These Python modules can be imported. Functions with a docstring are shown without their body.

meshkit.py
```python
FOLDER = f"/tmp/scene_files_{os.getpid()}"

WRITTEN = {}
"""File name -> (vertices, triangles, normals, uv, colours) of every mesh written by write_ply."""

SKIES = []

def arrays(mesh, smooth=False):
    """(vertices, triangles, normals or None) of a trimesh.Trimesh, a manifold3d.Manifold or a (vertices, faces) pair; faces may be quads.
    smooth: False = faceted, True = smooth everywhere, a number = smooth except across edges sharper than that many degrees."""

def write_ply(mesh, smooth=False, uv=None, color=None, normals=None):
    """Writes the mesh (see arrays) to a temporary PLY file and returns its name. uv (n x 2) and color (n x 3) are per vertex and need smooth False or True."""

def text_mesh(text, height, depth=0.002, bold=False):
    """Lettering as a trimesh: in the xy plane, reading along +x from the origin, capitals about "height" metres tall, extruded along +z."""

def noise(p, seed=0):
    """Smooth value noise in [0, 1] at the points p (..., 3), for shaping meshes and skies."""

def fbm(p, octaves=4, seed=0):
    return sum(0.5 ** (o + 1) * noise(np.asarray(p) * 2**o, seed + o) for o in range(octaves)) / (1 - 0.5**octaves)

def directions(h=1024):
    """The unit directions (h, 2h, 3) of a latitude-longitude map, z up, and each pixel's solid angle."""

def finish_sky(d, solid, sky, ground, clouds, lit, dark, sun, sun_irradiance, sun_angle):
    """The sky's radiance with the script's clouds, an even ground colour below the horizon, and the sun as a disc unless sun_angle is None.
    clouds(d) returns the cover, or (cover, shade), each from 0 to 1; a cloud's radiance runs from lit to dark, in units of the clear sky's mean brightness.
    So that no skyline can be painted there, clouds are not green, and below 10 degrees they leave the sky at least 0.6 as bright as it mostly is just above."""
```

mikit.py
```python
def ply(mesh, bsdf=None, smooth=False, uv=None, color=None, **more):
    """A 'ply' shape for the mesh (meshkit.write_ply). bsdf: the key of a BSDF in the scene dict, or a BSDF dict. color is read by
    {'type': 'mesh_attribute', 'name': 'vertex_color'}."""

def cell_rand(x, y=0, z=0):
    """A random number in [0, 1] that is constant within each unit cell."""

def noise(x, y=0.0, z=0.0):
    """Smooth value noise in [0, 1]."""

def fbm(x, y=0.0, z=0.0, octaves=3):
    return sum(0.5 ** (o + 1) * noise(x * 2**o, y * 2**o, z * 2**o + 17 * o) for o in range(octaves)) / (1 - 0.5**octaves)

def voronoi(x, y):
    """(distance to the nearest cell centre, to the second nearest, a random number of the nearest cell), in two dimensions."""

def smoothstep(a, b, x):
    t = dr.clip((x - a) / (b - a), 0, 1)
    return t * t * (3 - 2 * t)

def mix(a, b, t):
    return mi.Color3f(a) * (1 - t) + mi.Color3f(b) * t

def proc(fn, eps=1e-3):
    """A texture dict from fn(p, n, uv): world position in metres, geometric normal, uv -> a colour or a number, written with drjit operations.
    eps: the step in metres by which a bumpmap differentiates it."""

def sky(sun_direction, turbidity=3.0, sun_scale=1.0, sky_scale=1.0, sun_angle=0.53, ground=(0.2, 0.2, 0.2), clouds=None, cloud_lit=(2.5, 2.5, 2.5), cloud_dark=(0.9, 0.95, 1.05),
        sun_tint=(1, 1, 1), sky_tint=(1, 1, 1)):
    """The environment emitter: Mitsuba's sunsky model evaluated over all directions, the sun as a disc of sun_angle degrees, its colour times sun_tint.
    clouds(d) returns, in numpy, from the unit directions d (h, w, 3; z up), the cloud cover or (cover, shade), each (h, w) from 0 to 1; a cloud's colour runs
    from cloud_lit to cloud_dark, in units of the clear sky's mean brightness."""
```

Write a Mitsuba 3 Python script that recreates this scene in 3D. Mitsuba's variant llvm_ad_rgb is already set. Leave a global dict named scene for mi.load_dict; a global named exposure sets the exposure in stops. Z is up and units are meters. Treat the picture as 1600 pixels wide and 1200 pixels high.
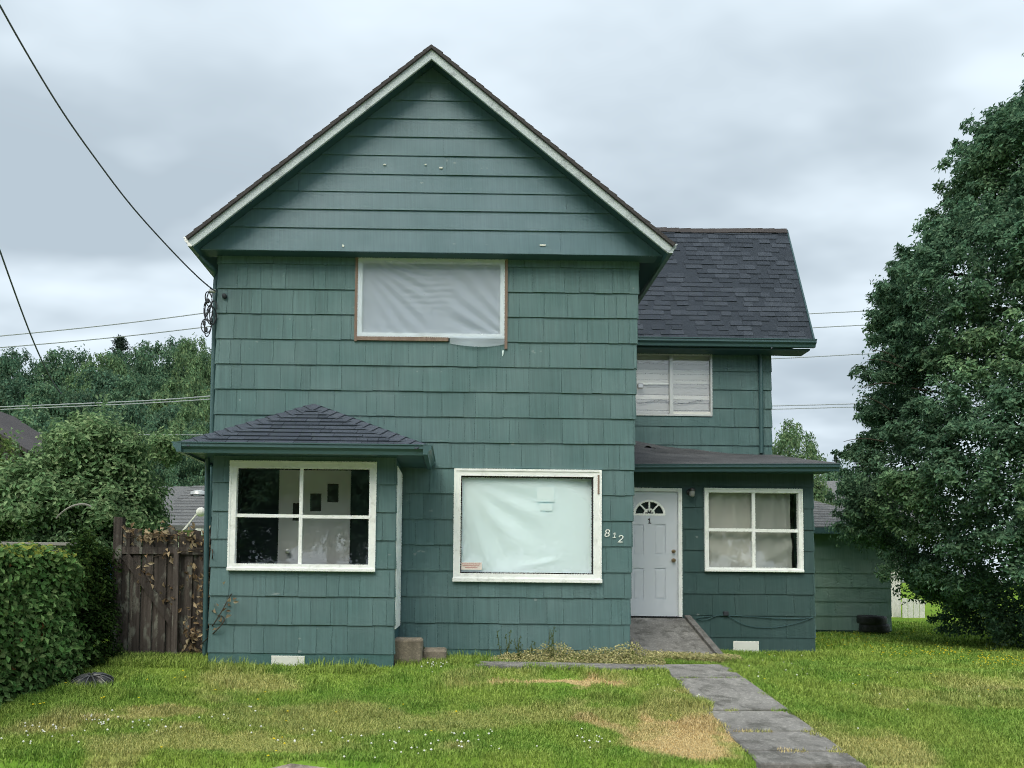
import math
import numpy as np, trimesh, mitsuba as mi, drjit as dr, mikit, meshkit
from mikit import proc, noise, fbm, cell_rand, smoothstep, mix
from shapely.geometry import Polygon, box as sbox, LineString
from shapely.ops import unary_union

# ---------------------------------------------------------------- camera, sky, exposure
F, HC, VPX, VPY = 1200.0, 1.10, 715.0, 900.0          # focal length (in 1600 px widths), eye height, where the house's depth lines meet
PITCH, YAW, ROLL = (math.radians(a) for a in (3.0, 0.5, 0.6))
exposure = 2.95

fwd = np.array([math.sin(YAW) * math.cos(PITCH), math.cos(YAW) * math.cos(PITCH), math.sin(PITCH)])
r0 = np.array([math.cos(YAW), -math.sin(YAW), 0]); u0 = np.cross(r0, fwd)
right = math.cos(ROLL) * r0 + math.sin(ROLL) * u0; up = -math.sin(ROLL) * r0 + math.cos(ROLL) * u0
CX = VPX - F * right[1] / fwd[1]; CY = VPY + F * up[1] / fwd[1]
EYE = np.array([0, 0, HC])
m = np.eye(4); m[:3, 0], m[:3, 1], m[:3, 2], m[:3, 3] = -right, up, fwd, EYE
scene, labels = {}, {}
scene['camera'] = {'type': 'perspective', 'fov': 2 * math.degrees(math.atan(800 / F)), 'fov_axis': 'x', 'to_world': mi.ScalarTransform4f(m.tolist()),
                   'principal_point_offset_x': (800 - CX) / 1600, 'principal_point_offset_y': (600 - CY) / 1200, 'near_clip': 0.05, 'far_clip': 2000.0}

def overcast(d):
    z = np.maximum(d[..., 2], 0.03)
    q = np.stack([d[..., 0] / (z + 0.25), d[..., 1] / (z + 0.25), z * 0 + 3.1], -1)
    a = meshkit.fbm(q * np.array([1.1, 1.9, 1]), 5, 4)
    b = meshkit.fbm(q * np.array([2.6, 4.6, 1]) + 11, 4, 9)
    c = meshkit.fbm(q * np.array([6.0, 9.5, 1]) + 31, 4, 3)
    s = 0.50 * a + 0.29 * b + 0.21 * c
    shade = np.clip((s - 0.33) / 0.36, 0, 1)
    shade = shade * shade * (3 - 2 * shade)
    el, az = np.degrees(np.arcsin(np.clip(d[..., 2], -1, 1))), np.degrees(np.arctan2(d[..., 0], d[..., 1]))
    wob = 5 * (b - 0.5) + 6 * (a - 0.5)
    bank = np.exp(-((el - 25 + wob) / 4.5) ** 2) * np.exp(-((az + 30) / 22) ** 2) * 0.42 - np.exp(-((el - 19.5 + wob) / 2.2) ** 2) * np.exp(-((az + 27) / 16) ** 2) * 0.5
    shade = np.clip(shade + bank, 0, 1)
    return np.ones(z.shape), shade * (1 - 0.75 * np.clip((d[..., 2] - 0.45) / 0.4, 0, 1))

scene['sky'] = mikit.sky((-0.25, -0.62, 0.75), turbidity=4, sun_scale=0.3, sun_angle=40, clouds=overcast, cloud_lit=(1.24, 1.41, 1.54), cloud_dark=(0.67, 0.80, 0.91), sun_tint=(0.86, 0.97, 1.08), ground=(0.08, 0.1, 0.06))

# ---------------------------------------------------------------- measuring: a point of the photograph on the upright plane y = Y
def W(px, py, Y):
    d = fwd * F + right * (px - CX) - up * (py - CY)
    return EYE + d * (Y / d[1])
def PX(p):
    v = np.asarray(p, float) - EYE
    return CX + F * (v @ right) / (v @ fwd), CY - F * (v @ up) / (v @ fwd)

def sst(a, b, x):
    t = np.clip((np.asarray(x, float) - a) / (b - a), 0, 1); return t * t * (3 - 2 * t)
def G(x, y):                                            # the ground's height
    x, y = np.asarray(x, float), np.asarray(y, float)
    z = -0.05 - 0.124 * np.maximum(0, 9.7 - np.maximum(y, 3)) - 0.10 * sst(10, 20, y) - 0.06 * sst(2, 5, x) * sst(8, 11, y)
    z = z + 0.05 * (meshkit.noise(np.stack([x * 0.5, y * 0.6, x * 0 + 2.2], -1)) - 0.5) * sst(6.2, 7.5, y)
    hill = 5.0 * sst(35, 75, y) * (1 - sst(-8, 12, x - 0.1 * y))
    edge = -0.09 * (1 - sst(6.45, 6.53, y + 0.12 * (meshkit.noise(np.stack([x * 2.3, x * 0, x * 0], -1)) - 0.5)))
    return z + hill + edge
def ghit(px, py):
    d = fwd * F + right * (px - CX) - up * (py - CY)
    lo, hi = 3.0, 60.0
    for _ in range(60):
        t = (lo + hi) / 2; p = EYE + d * (t / d[1])
        if p[2] > G(p[0], p[1]): lo = t
        else: hi = t
    return p

# ---------------------------------------------------------------- materials
def C(*c): return {'type': 'rgb', 'value': list(c)}
def ref(k): return {'type': 'ref', 'id': k}
def pr(key, col, rough=0.6, spec=0.4, **k):
    scene[key] = {'type': 'twosided', 'bsdf': {'type': 'principled', 'base_color': col if isinstance(col, dict) else C(*col), 'roughness': rough, 'specular': spec, **k}}
    return key
def bump(key, col, fn, scale, rough=0.6, spec=0.4, eps=2e-3):
    scene[key] = {'type': 'twosided', 'bsdf': {'type': 'bumpmap', 'arbitrary': proc(fn, eps), 'scale': scale,
                  'bsdf': {'type': 'principled', 'base_color': col if isinstance(col, dict) else C(*col), 'roughness': rough, 'specular': spec}}}

def painted(base, wear=0.15):
    def fn(p, n, uv):
        h = p.x + p.y * 0.7
        streak = fbm(h * 55, p.z * 1.3, uv.x * 40, 2)
        grime = fbm(h * 2.2, p.z * 2.2, 5.0, 4)
        fine = noise(h * 130, p.z * 4, 3)
        k = 0.915 + 0.12 * uv.x + wear * 2.0 * (streak - 0.5) + 0.28 * (grime - 0.5) + 0.14 * (fine - 0.5)
        c = mix((base[0], base[1], base[2]), (base[0] * 1.22 + 0.008, base[1] * 1.03, base[2] * 1.05), grime) * k
        chip = smoothstep(0.80, 0.86, fbm(h * 9, p.z * 14, uv.x * 9, 3))
        return mix(c, (0.33, 0.36, 0.36), chip * 0.4)
    return proc(fn)
def grooves(p, n, uv):
    h = p.x + p.y * 0.7
    return noise(h * 75, p.z * 0.7, uv.x * 30) * 0.7 + noise(h * 160, p.z * 2, 7) * 0.3
bump('teal_shake', painted((0.081, 0.164, 0.170)), grooves, 0.006, 0.62, 0.3, 3e-3)
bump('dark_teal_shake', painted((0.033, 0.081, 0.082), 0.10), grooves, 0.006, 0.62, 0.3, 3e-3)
bump('garage_shake', painted((0.165, 0.295, 0.268), 0.10), grooves, 0.006, 0.65, 0.3, 3e-3)  # wall colour lightened to offset the shade the big tree casts on it
pr('teal_board', painted((0.076, 0.160, 0.192), 0.05), 0.5, 0.4)
pr('teal_trim', (0.048, 0.105, 0.115), 0.38, 0.5)
pr('dark_teal', (0.036, 0.085, 0.098), 0.5, 0.4)
pr('foundation_paint', painted((0.060, 0.145, 0.145), 0.08), 0.8, 0.2)
def worn_white(p, n, uv):
    g = fbm(p.x * 9, p.z * 9, p.y * 9, 4); h = fbm(p.x * 40, p.z * 40, p.y * 30, 3)
    return mix((0.80, 0.83, 0.83), (0.56, 0.58, 0.56), smoothstep(0.5, 0.75, 0.6 * g + 0.4 * h) * 0.7)
pr('white_paint', proc(worn_white), 0.45, 0.4)
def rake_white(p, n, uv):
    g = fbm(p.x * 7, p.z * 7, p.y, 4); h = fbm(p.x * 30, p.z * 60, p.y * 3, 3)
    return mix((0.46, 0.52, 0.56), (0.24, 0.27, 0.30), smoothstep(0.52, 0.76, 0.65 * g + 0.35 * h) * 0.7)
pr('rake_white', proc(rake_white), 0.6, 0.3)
pr('door_paint', (0.56, 0.60, 0.67), 0.35, 0.5)
pr('inner_door_paint', (0.66, 0.68, 0.68), 0.4, 0.4)
def roof_col(a, b):
    def fn(p, n, uv):
        g = noise(p.x * 170, p.y * 170, p.z * 170); s = fbm(p.x * 2.0, p.y * 2.0, p.z * 2.0, 3)
        return mix(a, b, uv.x * 0.75 + 0.25 * s) * (0.62 + 0.76 * g)
    return proc(fn)
pr('asphalt_shingle', roof_col((0.031, 0.040, 0.055), (0.060, 0.073, 0.096)), 0.9, 0.25)
pr('brown_shingle', roof_col((0.046, 0.043, 0.046), (0.078, 0.071, 0.073)), 0.9, 0.25)
pr('grey_roof', roof_col((0.095, 0.10, 0.105), (0.15, 0.155, 0.16)), 0.9, 0.2)
def membrane(p, n, uv):
    s = fbm(p.x * 1.6, p.y * 3, 1.0, 4); g = noise(p.x * 120, p.y * 120)
    return mix((0.022, 0.024, 0.028), (0.085, 0.088, 0.095), s) * (0.75 + 0.5 * g)
pr('roll_roofing', proc(membrane), 0.8, 0.3)
pr('interior_dark', (0.020, 0.028, 0.036), 0.9, 0.1)
pr('interior_floor', (0.05, 0.045, 0.04), 0.8, 0.1)
pr('sheet_cloth', (0.75, 0.88, 0.92), 0.9, 0.1)
pr('drape_cloth', (0.42, 0.43, 0.40), 0.9, 0.1)
pr('drape_cloth_grey', (0.30, 0.32, 0.30), 0.9, 0.1)
pr('blind_grey', (0.42, 0.43, 0.44), 0.8, 0.1)
pr('blind_white', (0.62, 0.63, 0.62), 0.8, 0.1)
scene['film_mat'] = {'type': 'blendbsdf', 'weight': 0.50, 'a': {'type': 'thindielectric', 'int_ior': 1.06}, 'b': {'type': 'principledthin', 'base_color': C(0.66, 0.75, 0.86), 'roughness': 0.6, 'diff_trans': 0.35}}
scene['glass'] = {'type': 'thindielectric', 'int_ior': 1.5}
pr('aluminium', (0.55, 0.57, 0.57), 0.4, 0.5, metallic=0.5)
def rawwood(p, n, uv):
    s = fbm(p.x * 30, p.z * 3, p.y * 30, 3); return mix((0.16, 0.11, 0.09), (0.27, 0.205, 0.17), s)
pr('raw_wood', proc(rawwood), 0.75, 0.2)
pr('brass', (0.24, 0.17, 0.10), 0.35, 0.5, metallic=0.8)
pr('steel_knob', (0.6, 0.6, 0.6), 0.3, 0.5, metallic=0.9)
def concrete(a, b):
    def fn(p, n, uv):
        s = fbm(p.x * 2.3, p.y * 2.3, p.z * 2.3, 4); g = 0.5 * noise(p.x * 90, p.y * 90, p.z * 90) + 0.6 * smoothstep(.5, .95, noise(p.x * 42, p.y * 42, p.z * 42)) * 0.9
        k = smoothstep(0.42, 0.85, fbm(p.x * 9, p.y * 9, 3, 4)); k = k + 0.9 * (1 - smoothstep(0.0, 0.035, dr.abs(fbm(p.x * 2.1, p.y * 2.1, 7, 4) - 0.5)))*0.5
        return mix(mix(a, b, s), (0.035, 0.037, 0.030), dr.minimum(0.5 * k, 0.6)) * (0.72 + 0.56 * g) * (0.85 + 0.3 * uv.x)
    return proc(fn)
pr('concrete', concrete((0.115, 0.112, 0.110), (0.275, 0.27, 0.262)), 0.9, 0.2)
pr('mossy_concrete', concrete((0.12, 0.10, 0.075), (0.27, 0.24, 0.20)), 0.95, 0.1)
pr('kerb_concrete', concrete((0.20, 0.165, 0.14), (0.46, 0.39, 0.35)), 0.95, 0.1)
def oldwood(p, n, uv):
    s = fbm(p.x * 55, p.z * 2.5, uv.x * 50, 3); l = smoothstep(0.55, 0.72, fbm(p.x * 13, p.z * 6, uv.x * 7 + 3, 4))
    return mix(mix((0.024, 0.021, 0.020), (0.105, 0.090, 0.082), s * (0.5 + uv.x)), (0.21, 0.22, 0.19), 0.6 * l)
bump('old_wood', proc(oldwood), lambda p, n, uv: fbm(p.x * 55, p.z * 2.5, uv.x * 50, 3), 0.008, 0.9, 0.1, 3e-3)
def greywood(p, n, uv):
    return mix((0.17, 0.17, 0.155), (0.33, 0.32, 0.30), fbm(p.x * 3, p.z * 50, p.y * 3, 3))
pr('grey_wood', proc(greywood), 0.85, 0.2)
pr('bark', proc(lambda p, n, uv: mix((0.025, 0.020, 0.016), (0.085, 0.07, 0.055), fbm(p.x * 25, p.y * 25, p.z * 6, 3))), 0.95, 0.1)
VC = {'type': 'mesh_attribute', 'name': 'vertex_color'}
scene['leaf'] = {'type': 'principledthin', 'base_color': VC, 'roughness': 0.6, 'diff_trans': 0.6, 'eta': 1.3}
scene['dry_leaf'] = {'type': 'principledthin', 'base_color': VC, 'roughness': 0.8, 'diff_trans': 0.5, 'eta': 1.3}
pr('rubber', (0.020, 0.021, 0.023), 0.55, 0.4)
pr('dome_rib', (0.10, 0.105, 0.11), 0.35, 0.5)
pr('black_plastic', (0.016, 0.017, 0.019), 0.35, 0.5)
pr('cable_black', (0.035, 0.04, 0.05), 0.6, 0.3)
pr('cable_slate', (0.10, 0.11, 0.14), 0.6, 0.3)
pr('cable_grey', (0.34, 0.37, 0.40), 0.6, 0.3)
pr('vent_white', (0.66, 0.68, 0.65), 0.5, 0.4)
pr('number_white', (0.82, 0.84, 0.82), 0.4, 0.4)
pr('ink_black', (0.012, 0.012, 0.014), 0.5, 0.3)
pr('ink_red', (0.52, 0.30, 0.27), 0.6, 0.2)
pr('sticker', (0.72, 0.66, 0.62), 0.5, 0.3)
pr('pale_sheet', (0.78, 0.90, 0.93), 0.7, 0.2)
pr('lamp_glass', (0.20, 0.22, 0.21), 0.2, 0.5)
pr('petal_white', (0.72, 0.73, 0.68), 0.8, 0.1)
pr('petal_yellow', (0.75, 0.58, 0.03), 0.8, 0.1)
pr('tarp_blue', (0.03, 0.10, 0.28), 0.5, 0.3)
pr('house_white', (0.62, 0.62, 0.60), 0.7, 0.2)

# dry patches of the lawn: (x, y, radius x, radius y, strength)
def _patch(px, py, rx, ry, s): q = ghit(px, py); return (float(q[0]), float(q[1]), rx, ry, s)
PATCH = [_patch(1075, 1160, 0.75, 0.55, 1.0), _patch(1000, 1135, 0.8, 0.25, 0.8), _patch(880, 1068, 0.55, 0.26, 1.0), _patch(820, 1066, 0.3, 0.14, 0.8),
         _patch(560, 1125, 1.9, 0.5, 0.34), _patch(330, 1160, 1.5, 0.35, 0.40), _patch(900, 1120, 1.0, 0.5, 0.35), _patch(220, 1120, 0.6, 0.2, 0.5), _patch(1262, 1165, 0.16, 0.8, 0.5), _patch(1480, 1095, 1.2, 0.4, 0.25)]
def lawn(p, n, uv):
    wx = p.x + 0.55 * (fbm(p.x * 2.1, p.y * 3.0, 1.0, 3) - 0.5) * 2; wy = p.y + 0.40 * (fbm(p.x * 2.4, p.y * 2.8, 9.0, 3) - 0.5) * 2
    dry = 0.0
    for (x, y, rx, ry, s) in PATCH:
        q = dr.square((wx - x) / rx) + dr.square((wy - y) / ry)
        dry = dr.maximum(dry, s * (1 - smoothstep(0.25, 1.25, q)))
    a = fbm(p.x * 0.8, p.y * 1.1, 4.0, 4); b = fbm(p.x * 5, p.y * 6, 6.0, 3)
    dry = dr.clip(dry + 0.48 * smoothstep(0.50, 0.72, a) * smoothstep(10.5, 8.5, p.y) + 0.30 * (uv.x - 0.5), 0, 1)
    green = mix((0.095, 0.225, 0.026), (0.215, 0.335, 0.055), b)
    green = mix(green, (0.245, 0.335, 0.062), smoothstep(0.35, 0.65, fbm(p.x * 1.7, p.y * 1.7, 2, 3)) * 0.6)
    return mix(green, (0.52, 0.41, 0.21), dry) * (0.62 + 0.8 * uv.x)
scene['lawn_mat'] = {'type': 'twosided', 'bsdf': {'type': 'diffuse', 'reflectance': proc(lawn)}}
scene['grass_mat'] = {'type': 'twosided', 'bsdf': {'type': 'principled', 'base_color': proc(lawn), 'roughness': 0.7, 'specular': 0.25}}

# ---------------------------------------------------------------- helpers
used = {}
def num(k):
    n = used.get(k, -1) + 1; used[k] = n
    return k if n == 0 else f'{k}_{n:03d}'
def add(key, mesh, mat, smooth=False, uvr=None, color=None, **more):
    """One entry of the scene; a repeated key takes the next number. uvr: one random number of the piece, read by its material as uv.x."""
    key = num(key)
    if isinstance(mesh, trimesh.Trimesh): mesh = (np.array(mesh.vertices), np.array(mesh.faces))
    uv = None
    if uvr is not None: uv = np.tile([[uvr, 0.5]], (len(mesh[0]), 1))
    scene[key] = mikit.ply(mesh, mat, smooth=smooth, uv=uv, color=color, **more)
    return key
def lab(key, label, cat=None, group=None, kind=None):
    d = {'label': label}
    if cat: d['category'] = cat
    if group: d['group'] = group
    if kind: d['kind'] = kind
    labels[key] = d; return key
def cat(ms):
    vs, fs, o = [], [], 0
    for mm in ms:
        v, f = (mm.vertices, mm.faces) if isinstance(mm, trimesh.Trimesh) else mm
        vs.append(np.asarray(v)); fs.append(np.asarray(f) + o); o += len(v)
    return np.vstack(vs), np.vstack(fs)
BF = np.array([[0, 2, 1], [0, 3, 2], [4, 5, 6], [4, 6, 7], [0, 1, 5], [0, 5, 4], [1, 2, 6], [1, 6, 5], [2, 3, 7], [2, 7, 6], [3, 0, 4], [3, 4, 7]])
def box(x0, x1, y0, y1, z0, z1):
    return np.array([[x0, y0, z0], [x1, y0, z0], [x1, y1, z0], [x0, y1, z0], [x0, y0, z1], [x1, y0, z1], [x1, y1, z1], [x0, y1, z1]], float), BF
def bev(x0, x1, y0, y1, z0, z1, r=0.01):
    """A box with chamfered edges."""
    c = np.array([[(x0, x1)[i], (y0, y1)[j], (z0, z1)[k]] for i in (0, 1) for j in (0, 1) for k in (0, 1)])
    s = np.sign(c - c.mean(0)); pts = np.vstack([c - s * r * (1 - e) for e in np.eye(3)])
    h = trimesh.convex.convex_hull(pts); return h.vertices, h.faces
def hexa(p): return np.asarray(p, float), BF            # 8 corners in box order
class Frame:
    def __init__(s, o, u, v, n): s.o, s.u, s.v, s.n = (np.asarray(a, float) for a in (o, u, v, n))
    def at(s, a, b, c): return s.o + np.outer(a, s.u) + np.outer(b, s.v) + np.outer(c, s.n)
def front(Y): return Frame((0, Y, 0), (1, 0, 0), (0, 0, 1), (0, -1, 0))
def extr(poly, fr, c0, c1, taper=None):
    """A polygon (a, b) of the frame's plane as a solid from c0 to c1 along its normal; taper(b) gives c1 instead."""
    ms = []
    for g in getattr(poly, 'geoms', [poly]):
        if g.is_empty or g.area < 1e-5: continue
        mm = trimesh.creation.extrude_polygon(g, 1.0, engine='earcut'); v = mm.vertices
        c = np.where(v[:, 2] > 0.5, taper(v[:, 1]) if taper else c1, c0)
        ms.append((fr.at(v[:, 0], v[:, 1], c), mm.faces))
    return cat(ms) if ms else None
def pieces(poly, rows, fr, rng, wmin, wmax, butt, thin, gap=0.0035, wob=0.0):
    """Courses of single shingles that fill the polygon: a list of (area, mesh, random number)."""
    out = []; x0, _, x1, _ = poly.bounds
    for b0, b1 in zip(rows[:-1], rows[1:]):
        x = x0 - rng.random() * wmax
        while x < x1:
            w = wmin + (wmax - wmin) * rng.random() ** 1.3
            d0, d1 = rng.uniform(-wob, wob, 2)
            q = Polygon([(x + gap / 2, b0 + d0), (x + w - gap / 2, b0 + d0 + 0.2 * d1), (x + w - gap / 2, b1), (x + gap / 2, b1)])
            r = rng.random(); q = q.intersection(poly)
            for g in getattr(q, 'geoms', [q]):
                if g.geom_type == 'Polygon' and g.area > 2e-4:
                    th = butt * rng.uniform(0.85, 1.2)
                    out.append((g.area, extr(g, fr, -0.002, 0, lambda b, th=th, b0=b0, b1=b1: th + (thin - th) * np.clip((b - b0) / (b1 - b0), 0, 1)), r))
            x += w
    return out
def tube(pts, rad, sides=6, cap=True):
    p = np.asarray(pts, float); rad = np.broadcast_to(rad, (len(p),))
    t = np.gradient(p, axis=0); t /= np.linalg.norm(t, axis=1, keepdims=True) + 1e-12
    a = np.cross(t, np.where(np.abs(t[:, 2:]) < 0.9, [0, 0, 1.0], [1.0, 0, 0])); a /= np.linalg.norm(a, axis=1, keepdims=True) + 1e-12
    b = np.cross(t, a); g = np.arange(sides) * 2 * np.pi / sides
    v = p[:, None] + rad[:, None, None] * (np.cos(g)[None, :, None] * a[:, None] + np.sin(g)[None, :, None] * b[:, None])
    i, j = np.meshgrid(np.arange(len(p) - 1), np.arange(sides), indexing='ij')
    q = np.stack([i * sides + j, i * sides + (j + 1) % sides, (i + 1) * sides + (j + 1) % sides, (i + 1) * sides + j], -1).reshape(-1, 4)
    f = np.vstack([q[:, [0, 1, 2]], q[:, [0, 2, 3]]]); v = v.reshape(-1, 3)
    if cap:
        n = len(v); v = np.vstack([v, p[:1], p[-1:]]); k = np.arange(sides); e = (len(p) - 1) * sides
        f = np.vstack([f, np.stack([k * 0 + n, (k + 1) % sides, k], 1), np.stack([k * 0 + n + 1, e + k, e + (k + 1) % sides], 1)])
    return v, f
def spline(pts, n):
    p = np.asarray(pts, float); t = np.linspace(0, 1, len(p)); from scipy.interpolate import CubicSpline
    return CubicSpline(t, p)(np.linspace(0, 1, n))
def lathe(prof, o, axis=(0, 0, 1), n=20):
    mm = trimesh.creation.revolve(np.asarray(prof, float), sections=n)
    mm.apply_transform(trimesh.geometry.align_vectors([0, 0, 1], axis)); mm.apply_translation(o); return mm
def sweepx(prof, x0, x1, shear=0.0):
    """A (y, z) profile along x."""
    mm = trimesh.creation.extrude_polygon(Polygon(prof), 1.0, engine='earcut'); v = mm.vertices
    return np.stack([x0 + (x1 - x0) * v[:, 2], v[:, 0], v[:, 1] + shear * v[:, 2]], 1), mm.faces
def gutter_prof(y, z, s=1.0):           # back top at (y, z), opening towards -y
    return [(y, z), (y, z - 0.115 * s), (y - 0.055 * s, z - 0.115 * s), (y - 0.065 * s, z - 0.075 * s), (y - 0.10 * s, z - 0.045 * s), (y - 0.10 * s, z - 0.008 * s), (y - 0.115 * s, z - 0.004 * s), (y - 0.115 * s, z + 0.008 * s)]
def leaves(P, N, size, rng, aspect=0.5, fold=0.22, col=(0.05, 0.1, 0.03), var=0.35, col2=None):
    """Leaf-sized folded faces at P with normals near N: vertices, triangles, colours."""
    n = len(P); size = np.broadcast_to(size, (n,)) * rng.uniform(0.7, 1.3, n)
    N = N / (np.linalg.norm(N, axis=1, keepdims=True) + 1e-9)
    a = np.cross(N, rng.normal(size=(n, 3))); a /= np.linalg.norm(a, axis=1, keepdims=True) + 1e-9
    b = np.cross(N, a); s = size[:, None]
    v = np.stack([P, P + a * s * 0.5 + b * s * aspect / 2 + N * s * fold * 0.5, P + a * s - N * s * fold * 0.4, P + a * s * 0.5 - b * s * aspect / 2 + N * s * fold * 0.5], 1).reshape(-1, 3)
    k = np.arange(n)[:, None] * 4
    f = np.vstack([k + [0, 1, 2], k + [0, 2, 3]])
    c = np.asarray(col) * (1 + var * rng.uniform(-1, 1, (n, 1)))
    if col2 is not None: c = c + (np.asarray(col2) - np.asarray(col)) * (rng.random((n, 1)) ** 2)
    return v, f, np.repeat(np.clip(c, 0.002, 0.9), 4, axis=0)
def join(ls):
    v, f = cat([(a, b) for a, b, _ in ls]); return (v, f), np.vstack([c for _, _, c in ls])
def clumps(centres, outs, r, per, size, rng, flat=0.75, **k):
    """Leaves scattered round clump centres, facing outwards and up."""
    n = len(centres) * per
    d = rng.normal(size=(n, 3)); d /= np.linalg.norm(d, axis=1, keepdims=True)
    d = d * (rng.random((n, 1)) ** 0.45); d[:, 2] *= flat
    R = np.repeat(np.broadcast_to(r, (len(centres),)), per)[:, None]
    P = np.repeat(centres, per, 0) + d * R
    N = 0.7 * np.repeat(outs, per, 0) + 0.8 * d + np.array([0, 0, 0.45]) + rng.normal(size=(n, 3)) * 0.45
    return leaves(P, N, size, rng, **k)
def polyrect(x0, z0, x1, z1): return sbox(x0, z0, x1, z1)

# ================================================================ the house
YM, YP, YW, YU = 10.54, 9.65, 12.63, 14.78      # front planes: main body, porch, low wing, upper wing
YG, YR, YEND = 10.32, 10.02, 18.5               # gable boards, rake boards, back wall
H = 'house'
lab(H, 'two-storey dark teal shingled house with steep front gable, small corner porch and low right wing', 'house')
rng = np.random.default_rng(11)
shake_pool, side_pool = [], []                  # (area, key base, mesh, material, random)
def X_(px, py, Y): return W(px, py, Y)[0]
def Z_(px, py, Y): return W(px, py, Y)[2]

# ---- main body
zt = Z_(700, 392, YG)                           # underside of the gable's box
zb = -0.35
pl0, pl1 = W(327, 1012, YM), W(342, 395, YM); pr0, pr1 = W(983, 1012, YM), W(998, 400, YM)
def xl(z): return pl0[0] + (pl1[0] - pl0[0]) * (z - pl0[2]) / (pl1[2] - pl0[2])
def xr(z): return pr0[0] + (pr1[0] - pr0[0]) * (z - pr0[2]) / (pr1[2] - pr0[2])
ys = [419.5, 459.3, 498, 538, 578, 616.5, 656, 695, 733, 774, 814, 855, 895, 935, 975.7, 1016.7]
zz = np.array([Z_(990, y, YM) for y in ys])[::-1]
ea, eb = np.polyfit(np.arange(len(zz)), zz, 1)
rows_main = eb + ea * np.arange(len(zz) + 1)
main_poly = Polygon([(xl(zb), zb), (xr(zb), zb), (xr(zt), zt), (xl(zt), zt)])
def rect_px(a, b, Y):
    p, q = W(*a, Y), W(*b, Y); return p[0], q[2], q[0], p[2]     # x0, z0, x1, z1
upw = rect_px((560, 402), (788, 533), YM); pic = rect_px((711, 734), (937.5, 909), YM)
xp0, xp1 = X_(330, 880, YP), X_(617, 860, YP)                     # porch sides
zpe = Z_(470, 706, 9.25)                                          # porch eave underside
fdoor = (X_(435, 800, YM), -0.35 + 0.42, X_(548, 800, YM), Z_(490, 735, YM))
holes = unary_union([sbox(*upw).buffer(-0.03, join_style=2), sbox(*pic).buffer(-0.03, join_style=2)])
wall = extr(main_poly.difference(holes), front(YM + 0.12), 0, 0.12)
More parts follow.
